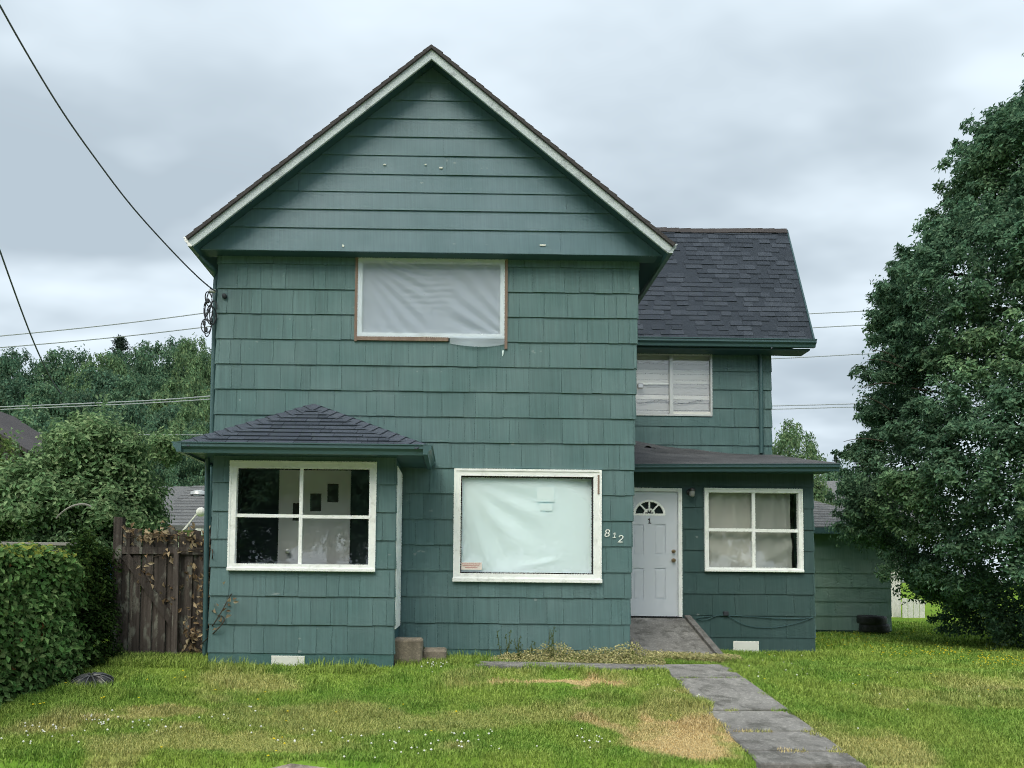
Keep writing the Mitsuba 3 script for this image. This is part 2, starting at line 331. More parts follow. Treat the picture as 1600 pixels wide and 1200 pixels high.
sides = [hexa([(xl(zb) + .003, YM + .12, zb), (xl(zb) + .12, YM + .12, zb), (xl(zb) + .12, YEND, zb), (xl(zb) + .003, YEND, zb), (xl(zt) + .003, YM + .12, zt), (xl(zt) + .12, YM + .12, zt), (xl(zt) + .12, YEND, zt), (xl(zt) + .003, YEND, zt)]),
         hexa([(xr(zb) - .12, YM + .12, zb), (xr(zb) - .003, YM + .12, zb), (xr(zb) - .003, YEND, zb), (xr(zb) - .12, YEND, zb), (xr(zt) - .12, YM + .12, zt), (xr(zt) - .003, YM + .12, zt), (xr(zt) - .003, YEND, zt), (xr(zt) - .12, YEND, zt)]),
         box(xl(0) + .12, xr(0) - .12, YEND - .12, YEND - .002, zb, zt)]
add(H + '__main_wall', cat([wall] + sides), 'dark_teal')
fnd = extr(Polygon([(xl(0) - .004, zb), (xr(0) + .004, zb), (xr(0) + .004, rows_main[0] + .01), (xl(0) - .004, rows_main[0] + .01)]).difference(sbox(xp0, -9, xp1, 9)), front(YM), 0, 0.012)
add(H + '__main_wall__foundation', fnd, 'foundation_paint', uvr=0.4)
porch_shadow = sbox(xp0 + .02, -2, xp1 - .02, zpe + 0.2)
clad_main = main_poly.intersection(sbox(-9, rows_main[0], 9, zt)).difference(unary_union([sbox(*upw).buffer(.012, join_style=2), sbox(*pic).buffer(.004, join_style=2), porch_shadow]))
for ar, mm, r in pieces(clad_main, rows_main, front(YM), rng, 0.13, 0.46, 0.024, 0.006, wob=0.004):
    shake_pool.append((ar, H + '__main_wall__shake', mm, 'teal_shake', r))
mat_of = 'teal_shake'
def side_clad(x, lean, sgn, y0, y1, z0, z1, rows):
    fr = Frame((x, 0, 0), (0, sgn, 0), (lean, 0, 1), (sgn, 0, 0))
    a0, a1 = sorted((sgn * y0, sgn * y1))
    side_pool.extend(pieces(sbox(a0, z0, a1, z1), rows, fr, rng, 0.2, 0.5, 0.022, 0.006))
ln = (xl(4) - xl(0)) / 4
side_clad(xl(0) + .003, ln, -1, YM, YEND, rows_main[0], zt, rows_main)
side_clad(xr(0) - .003, (xr(4) - xr(0)) / 4, 1, YM, YW, rows_main[0], zt, rows_main)

# ---- gable and main roof
apex = W(674.5, 72, YR); eL = W(291, 374, YR); eR = W(1054, 381, YR)
ax, az = apex[0], apex[2]; eL[2] = eR[2] = (eL[2] + eR[2]) / 2
def band(o0, o1, steps=False):
    """Both roof slopes, seen along the ridge, between the depths o0 and o1 below the roof's top."""
    tri = Polygon([(eL[0], eL[2]), (eR[0], eR[2]), (ax, az)])
    def line(o):
        out = []
        for e in (eL, eR):
            d = np.array([ax - e[0], az - e[2]]); n = np.array([d[1], -d[0]]) / np.linalg.norm(d); n = n if n[1] < 0 else -n
            out.append((np.array([e[0], e[2]]) + n * o, d, n))
        (p, d, n), (q, d2, n2) = out
        t = np.linalg.solve(np.stack([d, -d2], 1), q - p)[0]
        return p, p + d * t, q
    a, b, c = line(o0); d, e, f = line(o1)
    return Polygon([a, b, c, f, e, d])
L_ = math.hypot(ax - eL[0], az - eL[2]); 
top = band(0, 0.036)
teeth = []
for e in (eL, eR):
    d = np.array([ax - e[0], az - e[2]]); Ls = np.linalg.norm(d); d /= Ls; n = np.array([d[1], -d[0]]); n = n if n[1] > 0 else -n
    s = 0.0
    while s < Ls - 0.1:
        w = 0.145; o = np.array([e[0], e[2]]) + d * s
        teeth.append(Polygon([o - n * .01, o + n * (.008 + .010 * rng.random()), o + d * w + n * .003, o + d * w - n * .01])); s += w
add(H + '__main_roof', extr(unary_union([top] + teeth), front(YEND + .4), 0, YEND + .4 - (YR - .035)), 'brown_shingle', uvr=0.4)
add(H + '__main_roof__soffit', extr(band(0.036, 0.075), front(YEND + .38), 0, YEND + .38 - (YR + .032)), 'dark_teal')
bb = band(0.038, 0.135)
for half in (sbox(-99, -99, ax, 99), sbox(ax, -99, 99, 99)):
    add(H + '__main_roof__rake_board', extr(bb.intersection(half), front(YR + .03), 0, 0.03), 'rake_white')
inner = Polygon([band(0.08, 0.5).exterior.coords[i] for i in (0, 1, 2)])
zg0 = zt - 0.0
ped = inner.intersection(sbox(X_(315, 390, YG), zg0, X_(1034, 394, YG), 99))
yb = [129.6, 157.8, 186.7, 215.2, 244.3, 273.8, 301.6, 329.8, 359, 389.4]
zr = [Z_(650, y, YG) for y in yb][::-1] + [az]
zr[0] = zg0 - 0.035
add(H + '__gable', extr(ped, front(YG + .10), 0, 0.10), 'dark_teal')
pedb = inner.intersection(sbox(X_(315, 390, YG), zg0 - .035, X_(1034, 394, YG), 99))
for ar, mm, r in pieces(pedb, zr, front(YG), rng, 3.2, 7.5, 0.024, 0.006, gap=0.003):
    add(H + '__gable__board', mm, 'teal_board', uvr=0.3 + 0.4 * r)
add(H + '__gable__soffit', box(xl(zt) - .25, xr(zt) + .22, YG - .0, YM + .02, zt - .03, zt - .003), 'dark_teal')
# sprung edges and flakes of the gable boards
for (px, py, w, h) in ((536, 384, 5, 5), (689, 262, 8, 4), (848, 383, 14, 4), (601, 257, 7, 3), (665, 257, 4, 3)):
    p = W(px, py, YG - .03); w *= .7; h *= .7; k = w / 240
    add(H + '__gable__paint_flake', bev(p[0] - k, p[0] + k, YG - .032, YG - .022, p[2] - h / 240, p[2] + h / 240, 0.003), 'vent_white')
# eave gutters along the depth
for sgn, e in ((-1, eL), (1, eR)):
    prof = [(0, 0), (0, -.115), (.055, -.115), (.065, -.075), (.10, -.045), (.10, -.01), (.115, -.004), (.115, .012)]
    pg = Polygon([(e[0] + sgn * (x - .075), e[2] + z + .01) for x, z in prof])
    add(H + '__gutter', extr(pg, front(YEND + .3), 0, YEND + .3 - (YR + .02)), 'teal_trim')
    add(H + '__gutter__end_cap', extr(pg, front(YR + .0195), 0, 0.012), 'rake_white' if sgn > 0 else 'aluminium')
dsp = [W(300, 384, 10.35), W(312, 400, 10.4), W(318, 408, 10.42), W(337, 424, 10.62), W(337, 440, 10.66), W(334, 560, 10.66), W(331, 690, 10.66), W(327, 850, 10.66), W(324, 1020, 10.66)]
add(H + '__downspout', tube(dsp, 0.036, 8), 'teal_trim', 60)

# ---- upper window with plastic film
def frame_mesh(r, w, Y, c0, c1):
    x0, z0, x1, z1 = r; wl, wb, wr, wt = w if hasattr(w, '__len__') else (w,) * 4
    return extr(sbox(x0, z0, x1, z1).difference(sbox(x0 + wl, z0 + wb, x1 - wr, z1 - wt)), front(Y), c0, c1)
x0, z0, x1, z1 = upw
UW = H + '__upper_window'
add(UW, frame_mesh((x0, z0 + .03, x1, z1), .062, YM, -.05, .02), 'white_paint')
add(UW + '__wood_strip', box(x0 - .035, x0 + .002, YM - .036, YM, z0 - .035, z1 + .02), 'raw_wood')
add(UW + '__wood_strip', box(x1 + .002, x1 + .040, YM - .036, YM, z0 - .12, z1 + .02), 'raw_wood')
add(UW + '__wood_strip', box(x0 + .004, x1, YM - .034, YM, z1 + .002, z1 + .028), 'raw_wood')
add(UW + '__wood_strip', box(x0 + .003, x0 + .62 * (x1 - x0), YM - .040, YM, z0 - .022, z0 + .030), 'raw_wood')
add(UW + '__pane', box(x0 + .08, x1 - .08, YM + .045, YM + .049, z0 + .1, z1 - .08), 'glass')
cur, ccol = [], None
nx, nz = 90, 40
gx, gz = np.meshgrid(np.linspace(x0 + .06, x1 - .06, nx), np.linspace(z0 + .06, z1 - .06, nz))
gy = YM + .14 + .02 * np.sin(gx * 22 + 2 * np.sin(gz * 2)) + .012 * meshkit.noise(np.stack([gx * 9, gz * 4, gx * 0], -1))
gi = np.arange(nx * nz).reshape(nz, nx)
GF = np.vstack([np.stack([gi[:-1, :-1], gi[:-1, 1:], gi[1:, 1:]], -1).reshape(-1, 3), np.stack([gi[:-1, :-1], gi[1:, 1:], gi[1:, :-1]], -1).reshape(-1, 3)])
pr('upper_curtain_mat', (0.11, 0.15, 0.23), 0.9, 0.1)
k = add('curtain', (np.stack([gx, gy, gz], -1).reshape(-1, 3), GF), 'upper_curtain_mat', True)
lab(k, 'grey-blue gathered curtain behind the plastic film of the upper window', 'curtain')
def grid_sheet(x0, z0, x1, z1, nx, nz, fy):
    gx, gz = np.meshgrid(np.linspace(x0, x1, nx), np.linspace(z0, z1, nz)); gi = np.arange(nx * nz).reshape(nz, nx)
    f = np.vstack([np.stack([gi[:-1, :-1], gi[:-1, 1:], gi[1:, 1:]], -1).reshape(-1, 3), np.stack([gi[:-1, :-1], gi[1:, 1:], gi[1:, :-1]], -1).reshape(-1, 3)])
    U, V = (gx - x0) / (x1 - x0), (gz - z0) / (z1 - z0)
    x, y, z = fy(gx, gz, U, V)
    return np.stack([x, y, z], -1).reshape(-1, 3), f
def film(gx, gz, U, V):
    e = np.minimum(np.minimum(U, 1 - U) * 2.0, np.minimum(V, 1 - V) * 1.1); inn = sst(0.0, 0.12, e)
    n1 = meshkit.fbm(np.stack([gx * 2.2, gz * 2.2, gx * 0 + 4], -1), 3) - .5
    dg = np.abs((gx - x0) * 0.8 + (gz - z1) * 1.0 - .05); dg2 = np.abs((x1 - gx) * 0.75 + (gz - z1) * 1.0 + .25)
    cr = 0.018 * np.exp(-(dg / .07) ** 2) * sst(0, .25, U) * sst(.0, .3, V) * (U < .5) + .006 * np.exp(-(dg2 / .16) ** 2) * sst(.5, .7, U)
    rip = .006 * np.sin(gz * 75 + 6 * n1) * sst(.25, .35, U) * (1 - sst(.6, .7, U)) * sst(.2, .5, V)
    fine = .008 * (meshkit.fbm(np.stack([gx * 7 + gz * 5, gz * 6, gx * 0], -1), 4) - .5)
    big = .045 * (meshkit.fbm(np.stack([gx * 1.6 + gz * 2.2, gz * 1.3 - gx * .6, gx * 0 + 2], -1), 3) - .5)
    rad = .012 * np.sin(np.arctan2(gz - z1 - .2, gx - x0 + .25) * 46) * sst(.02, .3, U) * (1 - sst(.40, .55, U)) + .012 * np.sin(np.arctan2(gz - z0 + .3, gx - x1 - .5) * 38) * sst(.55, .72, U)
    return gx, YM - .034 + inn * (.016 + big + rad - .6 * cr + .5 * rip + fine), gz + (V < .02) * .03 * (meshkit.noise(np.stack([gx * 6, gx * 0, gx * 0], -1)) - .6)
k = add('plastic_film', grid_sheet(x0 + .003, z0 + .035, x1 - .003, z1 - .004, 120, 70, film), 'film_mat', True)
lab(k, 'wrinkled translucent plastic film stretched over the upper front window', 'plastic sheet')
def flap(gx, gz, U, V):
    return gx, YM - .037 - .02 * np.sin(gx * 9) * (1 - V), gz + (V < .3) * .05 * np.sin(U * 3.1) * -1
k = add('plastic_film', grid_sheet(x0 + .63 * (x1 - x0), z0 - .05, x1, z0 + .045, 24, 6, flap), 'film_mat', True)
lab(k, 'loose flap of plastic film hanging from the lower right edge of the upper window', 'plastic sheet')
p = W(786, 551, YM - .03); add(UW + '__tape_end', hexa([(p[0] - .015, YM - .034, p[2] + .03), (p[0] + .012, YM - .034, p[2] + .03), (p[0] + .012, YM - .026, p[2] + .03), (p[0] - .015, YM - .026, p[2] + .03), (p[0] - .008, YM - .03, p[2] - .05), (p[0] - .002, YM - .03, p[2] - .05), (p[0] - .002, YM - .026, p[2] - .05), (p[0] - .008, YM - .026, p[2] - .05)]), 'pale_sheet')

# ---- picture window with a sheet
x0, z0, x1, z1 = pic; PW = H + '__picture_window'
add(PW, frame_mesh(pic, (.085, .10, .098, .085), YM, -.03, .050), 'white_paint')
add(PW + '__trim_edge', frame_mesh((x0 - .012, z0 - .012, x1 + .012, z1 + .012), .03, YM, .0, .062), 'white_paint')
gi_ = (x0 + .085, z0 + .10, x1 - .098, z1 - .085)
add(PW + '__gasket', frame_mesh(gi_, .014, YM, -.04, .02), 'ink_black')
add(PW + '__sill', bev(x0 - .02, x1 + .02, YM - .075, YM - .051, z0 - .02, z0 + .035, .006), 'white_paint')
add(PW + '__pane', box(gi_[0] + .012, gi_[2] - .012, YM - .006, YM - .002, gi_[1] + .012, gi_[3] - .012), 'glass')
p = W(935, 757, YM - .06); add(PW + '__bare_wood_crack', box(p[0] - .008, p[0] + .014, YM - .0655, YM - .05, p[2] - .13, p[2] + .13), 'raw_wood')
def sheetfn(gx, gz, U, V):
    r1 = np.hypot(U * 1.15, (1 - V)); an = np.arctan2(1 - V, U * 1.15 + 1e-6)
    f1 = .035 * np.sin(an * 17 + 2 * r1) * np.exp(-((r1 - .75) / .38) ** 2) * sst(.02, .25, U) * (1 - sst(.45, .75, U))
    f2 = .012 * (meshkit.fbm(np.stack([gx * 3, gz * 3, gx * 0], -1), 3) - .5)
    f3 = .03 * np.exp(-(((V - .14) + .05 * np.sin(U * 5)) / .03) ** 2) * sst(.4, .5, U) * (1 - sst(.65, .8, U))
    c = np.clip((U - .82) + (V - .86), 0, 1)
    return gx, YM + .040 + f1 * .5 + f2 * .8 - f3 * .45 + c * .25, gz
k = add('bed_sheet', grid_sheet(gi_[0] - .04, gi_[1] - .04, gi_[2] + .04, gi_[3] + .04, 120, 90, sheetfn), 'sheet_cloth', True)
lab(k, 'pale mint bed sheet hung with soft folds inside the large ground-floor picture window', 'sheet')
for i, (a, b, c, d) in enumerate(((839, 761, 866, 784), (843, 786, 863, 798))):
    q = rect_px((a, b), (c, d), YM + .01)
    k = add('pale_rectangle', box(q[0], q[2], YM + .022, YM + .0235, q[1], q[3]), 'pale_sheet')  # faint rectangles behind the glass, slightly paler than the cloth sheet
    lab(k, ('larger, upper' if i == 0 else 'smaller, lower') + ' blank pale rectangle just inside the picture window', 'pale_sheet')
q = rect_px((719.5, 878.5), (753, 890.5), YM)
k = 'window_sticker'; lab(k, 'small pale sticker with faint red lettering in the lower left corner of the picture window', 'sticker')
add(k + '__backing', box(q[0], q[2], YM - .0095, YM - .0075, q[1], q[3]), 'sticker')
for j, (f0, f1, hz) in enumerate(((.06, .94, .80), (.10, .88, .56), (.22, .80, .30))):
    add(k + '__text_line', box(q[0] + (q[2] - q[0]) * f0, q[0] + (q[2] - q[0]) * f1, YM - .0105, YM - .009, q[1] + (q[3] - q[1]) * (hz - .07), q[1] + (q[3] - q[1]) * (hz + .07)), 'ink_red')

# ---- house number
for t, px, py, h in (('8', 943, 838.5, .105), ('1', 956, 840.5, .075), ('2', 964, 847.5, .105)):
    mm = meshkit.text_mesh(t, h * .95, .008); v = mm.vertices; o = W(px, py, YM - .024)
    sl = 0.16
    k = add(H + '__number', (np.stack([o[0] + v[:, 0] + sl * v[:, 1], YM - .022 - v[:, 2], o[2] + v[:, 1]], 1), mm.faces), 'number_white')
    lab(k, f'white numeral {t} on the teal shakes beside the picture window')
p = W(351, 463, YM - .03)
add(H + '__camera_mount', lathe([(0, 0), (.03, 0), (.036, .02), (.03, .05), (.014, .06), (0, .06)], (p[0], YM - .015, p[2]), (0, -1, 0), 12), 'cable_black', 40)

# ---- porch
PH = H + '__porch_wall'
zps = Z_(340, 1018, YP)
pw = rect_px((362, 721), (585.5, 892.5), YP)
pp = Polygon([(xp0, zb), (xp1, zb), (xp1, zpe + .1), (xp0, zpe + .1)])
yp_rows = [Z_(350, y, YP) for y in (754, 798.2, 841.8, 886, 931, 974.9, 1019.5)][::-1]
e2 = np.polyfit(np.arange(7), yp_rows, 1); rows_p = e2[1] + e2[0] * np.arange(10)
add(PH, cat([extr(pp.difference(sbox(*pw).buffer(-.03, join_style=2)), front(YP + .1), 0, .1),
             box(xp0 + .003, xp0 + .1, YP + .1, YM - .03, zb, zpe + .1), box(xp1 - .1, xp1 - .003, YP + .1, YM - .03, zb, zpe + .1)]), 'dark_teal')
add(PH + '__foundation', extr(sbox(xp0 - .003, zb, xp1 + .003, rows_p[0] + .01), front(YP), 0, .012), 'foundation_paint', uvr=.5)
for ar, mm, r in pieces(pp.intersection(sbox(-9, rows_p[0], 9, 9)).difference(sbox(*pw).buffer(.004, join_style=2)), rows_p, front(YP), rng, .13, .46, .024, .006, wob=.004):
    shake_pool.append((ar, PH + '__shake', mm, 'teal_shake', r))
side_clad(xp0 + .003, 0, -1, YP, YM - .03, rows_p[0], zpe + .1, rows_p)
side_clad(xp1 - .003, 0, 1, YP, YP + .045, rows_p[0], zpe + .1, rows_p)
add(H + '__side_door', bev(xp1 - .02, xp1 + .02, YP + .05, YM - .05, Z_(616, 984, YP), Z_(622, 727, YP), .006), 'white_paint')
lab(H + '__side_door', 'narrow white door edge on the right side of the corner porch')
p = rect_px((424, 1024.5), (476, 1046), YP - .02)
def vent(r, Y, key):
    add(key, bev(r[0], r[2], Y - .022, Y - .011, r[1], r[3], .004), 'vent_white')
vent(p, YP - .003, H + '__crawl_vent')
def four_light(key, r, Y, tw, mw, mat='white_paint', fx=0.5, fz=0.5, glass=True):
    x0, z0, x1, z1 = r
    add(key, frame_mesh(r, tw, Y, -.04, .045), mat)
    add(key + '__trim_edge', frame_mesh((x0 - .008, z0 - .008, x1 + .008, z1 + .008), .022, Y, .0, .055), mat)
    add(key + '__sill', bev(x0 - .012, x1 + .012, Y - .07, Y - .046, z0 - .012, z0 + .03, .006), mat)
    i = (x0 + tw, z0 + tw, x1 - tw, z1 - tw); cx, cz = i[0] + (i[2] - i[0]) * fx, i[1] + (i[3] - i[1]) * fz
    add(key + '__muntin', box(cx - mw / 2, cx + mw / 2, Y - .022, Y + .022, i[1], i[3]), mat)
    add(key + '__muntin', box(i[0], cx - mw / 2, Y - .020, Y + .020, cz - mw / 2, cz + mw / 2), mat)
    add(key + '__muntin', box(cx + mw / 2, i[2], Y - .020, Y + .020, cz - mw / 2 - .006, cz + mw / 2 - .006), mat)
    for a, b in ((i[0], cx - mw / 2), (cx + mw / 2, i[2])):
        for c, d in ((i[1], cz - mw / 2), (cz + mw / 2, i[3])):
            add(key + '__pane', box(a, b, Y - .002, Y + .002, c, d), 'glass')
four_light(H + '__porch_window', pw, YP, .080, .042, fx=.485, fz=.50)
# inside the porch
zf = 0.12
add(H + '__porch_floor', box(xp0 + .1, xp1 - .1, YP + .1, YM - .03, zf - .05, zf), 'interior_floor')
add(H + '__porch_ceiling', box(xp0 + .1, xp1 - .1, YP + .1, YM - .03, zpe + .04, zpe + .09), 'interior_dark')
add(H + '__porch_lining', cat([box(xp0 + .101, xp1 - .101, YM - .029, YM - .012, zf, zpe + .04), box(xp0 + .1, xp0 + .112, YP + .101, YM - .03, zf, zpe + .04), box(xp1 - .112, xp1 - .1, YP + .101, YM - .03, zf, zpe + .04)]), 'interior_dark')
fd = (X_(436, 800, YM - .05), zf + .01, X_(547.5, 800, YM - .05), Z_(490, 735, YM - .05))
FD = H + '__front_door'
lites = [rect_px(a, b, YM - .05) for a, b in (((458, 786), (474, 814)), ((485, 771), (502, 799)), ((512, 756), (529, 785)))]
add(FD, extr(sbox(*fd).difference(unary_union([sbox(*l) for l in lites])), front(YM - .03), .002, .04), 'inner_door_paint')
lab(FD, 'white front door with three small stepped window lights seen inside the porch')
for l in lites:
    add(FD + '__lite', box(l[0], l[2], YM - .05, YM - .045, l[1], l[3]), 'ink_black')
p = W(450, 862, YM - .08); add(FD + '__knob', lathe([(0, 0), (.035, 0), (.035, .012), (.014, .02), (.014, .04), (.032, .055), (.030, .075), (0, .082)], (p[0], YM - .068, p[2]), (0, -1, 0), 16), 'steel_knob', 40)
p = W(415, 738, 10.05)
k = 'ceiling_light'; lab(k, 'white two-shade ceiling light inside the porch, above the left window light', 'ceiling light')
add(k + '__base', lathe([(0, 0), (.09, 0), (.08, -.03), (0, -.04)], (p[0], 10.05, zpe + .039), n=16), 'blind_white', 40)
for dx in (-.08, .05):
    add(k + '__shade', lathe([(0.02, 0), (.055, -.05), (.06, -.09), (.05, -.09), (.02, -.02)], (p[0] + dx, 10.05, zpe), n=14), 'blind_white', 40)
# porch roof
YE = 9.25
EL, ER = W(284, 694, YE), W(664, 697, YE); EL[2] = ER[2] = (EL[2] + ER[2]) / 2
AP = W(490, 634, YM - .03)
BL, BR = np.array([EL[0], YM - .03, EL[2]]), np.array([ER[0], YM - .03, ER[2]])
PR = H + '__porch_roof'
def tri_frame(a, b, c):
    u = (b - a) / np.linalg.norm(b - a); n = np.cross(u, c - a); n /= np.linalg.norm(n); v = np.cross(n, u)
    return Frame(a, u, v, n)
rv, rf = np.array([EL, ER, AP, BL, BR, EL - [0, 0, .1], ER - [0, 0, .1], BL - [0, 0, .1], BR - [0, 0, .1], AP - [0, 0, .1]]), np.array([[0, 1, 2], [1, 4, 2], [3, 0, 2], [5, 9, 6], [6, 9, 8], [7, 9, 5], [0, 5, 1], [1, 5, 6], [1, 6, 4], [4, 6, 8], [3, 7, 0], [0, 7, 5]])
add(PR, (rv, rf), 'asphalt_shingle', uvr=.2)
for a, b, c in ((EL, ER, AP), (ER, BR, AP), (BL, EL, AP)):
    fr = tri_frame(a, b, c)
    P2 = [((q - fr.o) @ fr.u, (q - fr.o) @ fr.v) for q in (a, b, c)]
    hgt = P2[2][1]; rows = np.linspace(0, hgt, 12); rows[0] = -.02
    for ar, mm, r in pieces(Polygon(P2).union(sbox(P2[0][0], -.02, P2[1][0], .001)), rows, fr, rng, .13, .40, .019, .003, gap=.007, wob=.004):
        add(PR + '__shingle', mm, 'asphalt_shingle', uvr=r)
for a in (EL, ER):
    d = AP - a; Ls = np.linalg.norm(d); d = d / Ls; n = np.array([0, -.25, 1.0]); n -= d * (n @ d); n /= np.linalg.norm(n); w = np.cross(d, n)
    N = 13
    for i in range(N):
        s0, s1 = Ls * i / N, Ls * (i + 1) / N + .03; hw = .14
        o0, o1 = a + d * s0 + n * .030, a + d * s1 + n * .012
        rv = [o0 - w * hw - n * .045, o0 + n * .008, o0 + w * hw - n * .045, o1 - w * hw - n * .045, o1 + n * .008, o1 + w * hw - n * .045]
        rv = rv + [q - n * .012 for q in rv]
        f = [[0, 1, 4], [0, 4, 3], [1, 2, 5], [1, 5, 4], [6, 10, 7], [6, 9, 10], [7, 11, 8], [7, 10, 11], [0, 6, 7], [0, 7, 1], [1, 7, 8], [1, 8, 2], [0, 3, 9], [0, 9, 6], [2, 8, 11], [2, 11, 5], [3, 4, 10], [3, 10, 9], [4, 5, 11], [4, 11, 10]]
        if s1 < Ls + .04: add(PR + '__hip_cap', (np.array(rv), np.array(f)), 'asphalt_shingle', uvr=1.1 + .4 * rng.random())
add(PR + '__soffit', box(EL[0] + .02, ER[0] - .02, YE + .03, YM - .03, zpe + .0, zpe + .03), 'dark_teal')
gz_ = EL[2] + .005
add(PR + '__gutter', sweepx(gutter_prof(YE + .03, gz_, 1.0), EL[0] - .03, ER[0] + .03), 'teal_trim')
for x, s in ((EL[0], -1), (ER[0], 1)):
    pg = Polygon([(x + s * (a - .02), gz_ + c) for a, c in ((0, 0), (0, -.115), (.055, -.115), (.065, -.075), (.10, -.045), (.10, -.01), (.115, -.004), (.115, .008))])
    add(PR + '__gutter', extr(pg, front(YM - .04), 0, YM - .04 - (YE - .08)), 'teal_trim')
add(PR + '__downspout', tube([W(324, 716, 9.9), W(324, 740, 9.95), W(322, 900, 9.95), W(320, 1030, 9.95)], .034, 8), 'teal_trim', 60)

# ---- wing: upper storey
x_in, x_out = xr(2) - .01, X_(1205, 620, YU)
zue = Z_(1200, 546, 14.4)
uw = rect_px((978, 551), (1112.5, 651), YU)
up_poly = sbox(x_in, 2.4, x_out, zue + .15)
UH = H + '__upper_wing_wall'
YUB = 16.5
add(UH, cat([extr(up_poly.difference(sbox(*uw).buffer(-.02, join_style=2)), front(YU + .1), 0, .1), box(x_out - .1, x_out - .003, YU + .1, YUB, -.4, zue + .15), box(x_in, x_out - .003, YUB, YUB + .1, -.4, zue + .15)]), 'dark_teal')
yu_rows = [Z_(1150, y, YU) for y in (580.7, 609, 638, 667.8, 696)][::-1]
e3 = np.polyfit(np.arange(5), yu_rows, 1); rows_u = e3[1] + e3[0] * np.arange(-2, 7)
for ar, mm, r in pieces(up_poly.difference(sbox(*uw).buffer(.004, join_style=2)), rows_u, front(YU), rng, .2, .55, .024, .006, wob=.004):
    shake_pool.append((ar, UH + '__shake', mm, 'teal_shake', r * .5))
side_clad(x_out - .003, 0, 1, YU, YUB, rows_u[0], zue, rows_u)
x0, z0, x1, z1 = uw; UX = H + '__wing_slider_window'
add(UX, frame_mesh(uw, .035, YU, -.04, .035), 'aluminium')
cx = X_(1048.5, 600, YU)
add(UX + '__meeting_rail', box(cx - .035, cx + .035, YU - .030, YU + .01, z0 + .035, z1 - .035), 'aluminium')
add(UX + '__sash_rail', box(cx + .035, x1 - .035, YU - .012, YU + .01, z0 + .035, z0 + .09), 'blind_white')
for a, b in ((x0 + .035, cx - .035), (cx + .035, x1 - .035)): add(UX + '__pane', box(a, b, YU + .012, YU + .016, z0 + .03, z1 - .03), 'glass')
BL_ = 'window_blind'; lab(BL_, 'uneven grey and white horizontal boards blocking the upper sliding window of the wing', 'window blind')
zc = z0
while zc < z1:
    hgt = rng.uniform(.06, .16)
    add(BL_ + '__slat', bev(x0, x1, YU + .075 + rng.uniform(0, .02), YU + .11, zc + .006, min(zc + hgt, z1), .004), 'blind_white' if rng.random() < .4 else 'blind_grey'); zc += hgt
add(BL_ + '__backing', box(x0 - .05, x1 + .05, YU + .115, YU + .125, z0 - .05, z1 + .05), 'interior_dark')
for yy in (625, 0):
    pts = [W(x, (628 + 3 * math.sin(x * .09)) if yy else (600 + .02 * x * 0), YU + .06) for x in np.linspace(996, 1046 if not yy else 1098, 12)]
    add(BL_ + '__cord', tube(pts, .006 if yy else .018, 5), 'interior_dark' if yy else 'number_white')
p = W(1000, 604, YU + .05); add(UX + '__latch', bev(p[0] - .06, p[0] + .05, YU - .035, YU - .01, p[2] - .05, p[2] + .05, .01), 'steel_knob')
# wing roof
YE2 = 14.36; wl0, wr0 = W(985, 531, YE2), W(1271, 533, YE2); zE = (wl0[2] + wr0[2]) / 2
wr1 = W(1229, 361, 15.58); zR, YRd = wr1[2], 15.58
wl0[2] = wr0[2] = zE
WR = H + '__wing_roof'
a, b = np.array([xr(4) - .0, YE2, zE]), np.array([wr0[0], YE2, zE]); c = np.array([wr1[0] - .0, YRd, zR]); d_ = np.array([xr(4), YRd, zR])
d_ = np.array([X_(1038, 363, YRd) - 2.0, YRd, zR])
fr = tri_frame(a, b, c)
P2 = [((q - fr.o) @ fr.u, (q - fr.o) @ fr.v) for q in (a, b, c, d_)]
th = .06
back = [np.array([q[0], 2 * YRd - q[1], q[2]]) for q in (a, b)]
rv = np.array([a, b, c, d_, back[0], back[1]]); rv = np.vstack([rv, rv - [0, 0, .09]])
rf = np.array([[0, 1, 2], [0, 2, 3], [3, 2, 5], [3, 5, 4], [6, 8, 7], [6, 9, 8], [9, 11, 8], [9, 10, 11], [1, 7, 8], [1, 8, 2], [2, 8, 11], [2, 11, 5], [0, 6, 7], [0, 7, 1]])
add(WR, (rv, rf), 'asphalt_shingle', uvr=.1)
rows = np.linspace(0, P2[2][1] - .0, 25); rows[0] = -.02
wpieces = pieces(Polygon(P2).union(sbox(P2[0][0], -.02, P2[1][0], .002)), rows, fr, rng, .12, .34, .014, .003, gap=.004, wob=.003)
wpieces.sort(key=lambda t: -t[0])
for ar, mm, r in wpieces[:299]: add(WR + '__shingle', mm, 'asphalt_shingle', uvr=r)
xm = c[0]
ridge = []
i = 0
xq = xm
while xq > d_[0]:
    zz_ = .012 * math.sin(xq * 2.2) + .012
    v = np.array([(xq - .27, YRd - .06, zR - .085 + zz_), (xq, YRd - .065, zR - .085 + zz_), (xq, YRd, zR + .035 + zz_), (xq - .27, YRd, zR + .025 + zz_), (xq, YRd + .065, zR - .085 + zz_), (xq - .27, YRd + .06, zR - .085 + zz_)])
    add(WR + '__ridge_cap', (v, np.array([[0, 1, 2], [0, 2, 3], [3, 2, 4], [3, 4, 5], [1, 4, 2], [0, 3, 5]])), 'brown_shingle', uvr=rng.random()); xq -= .25
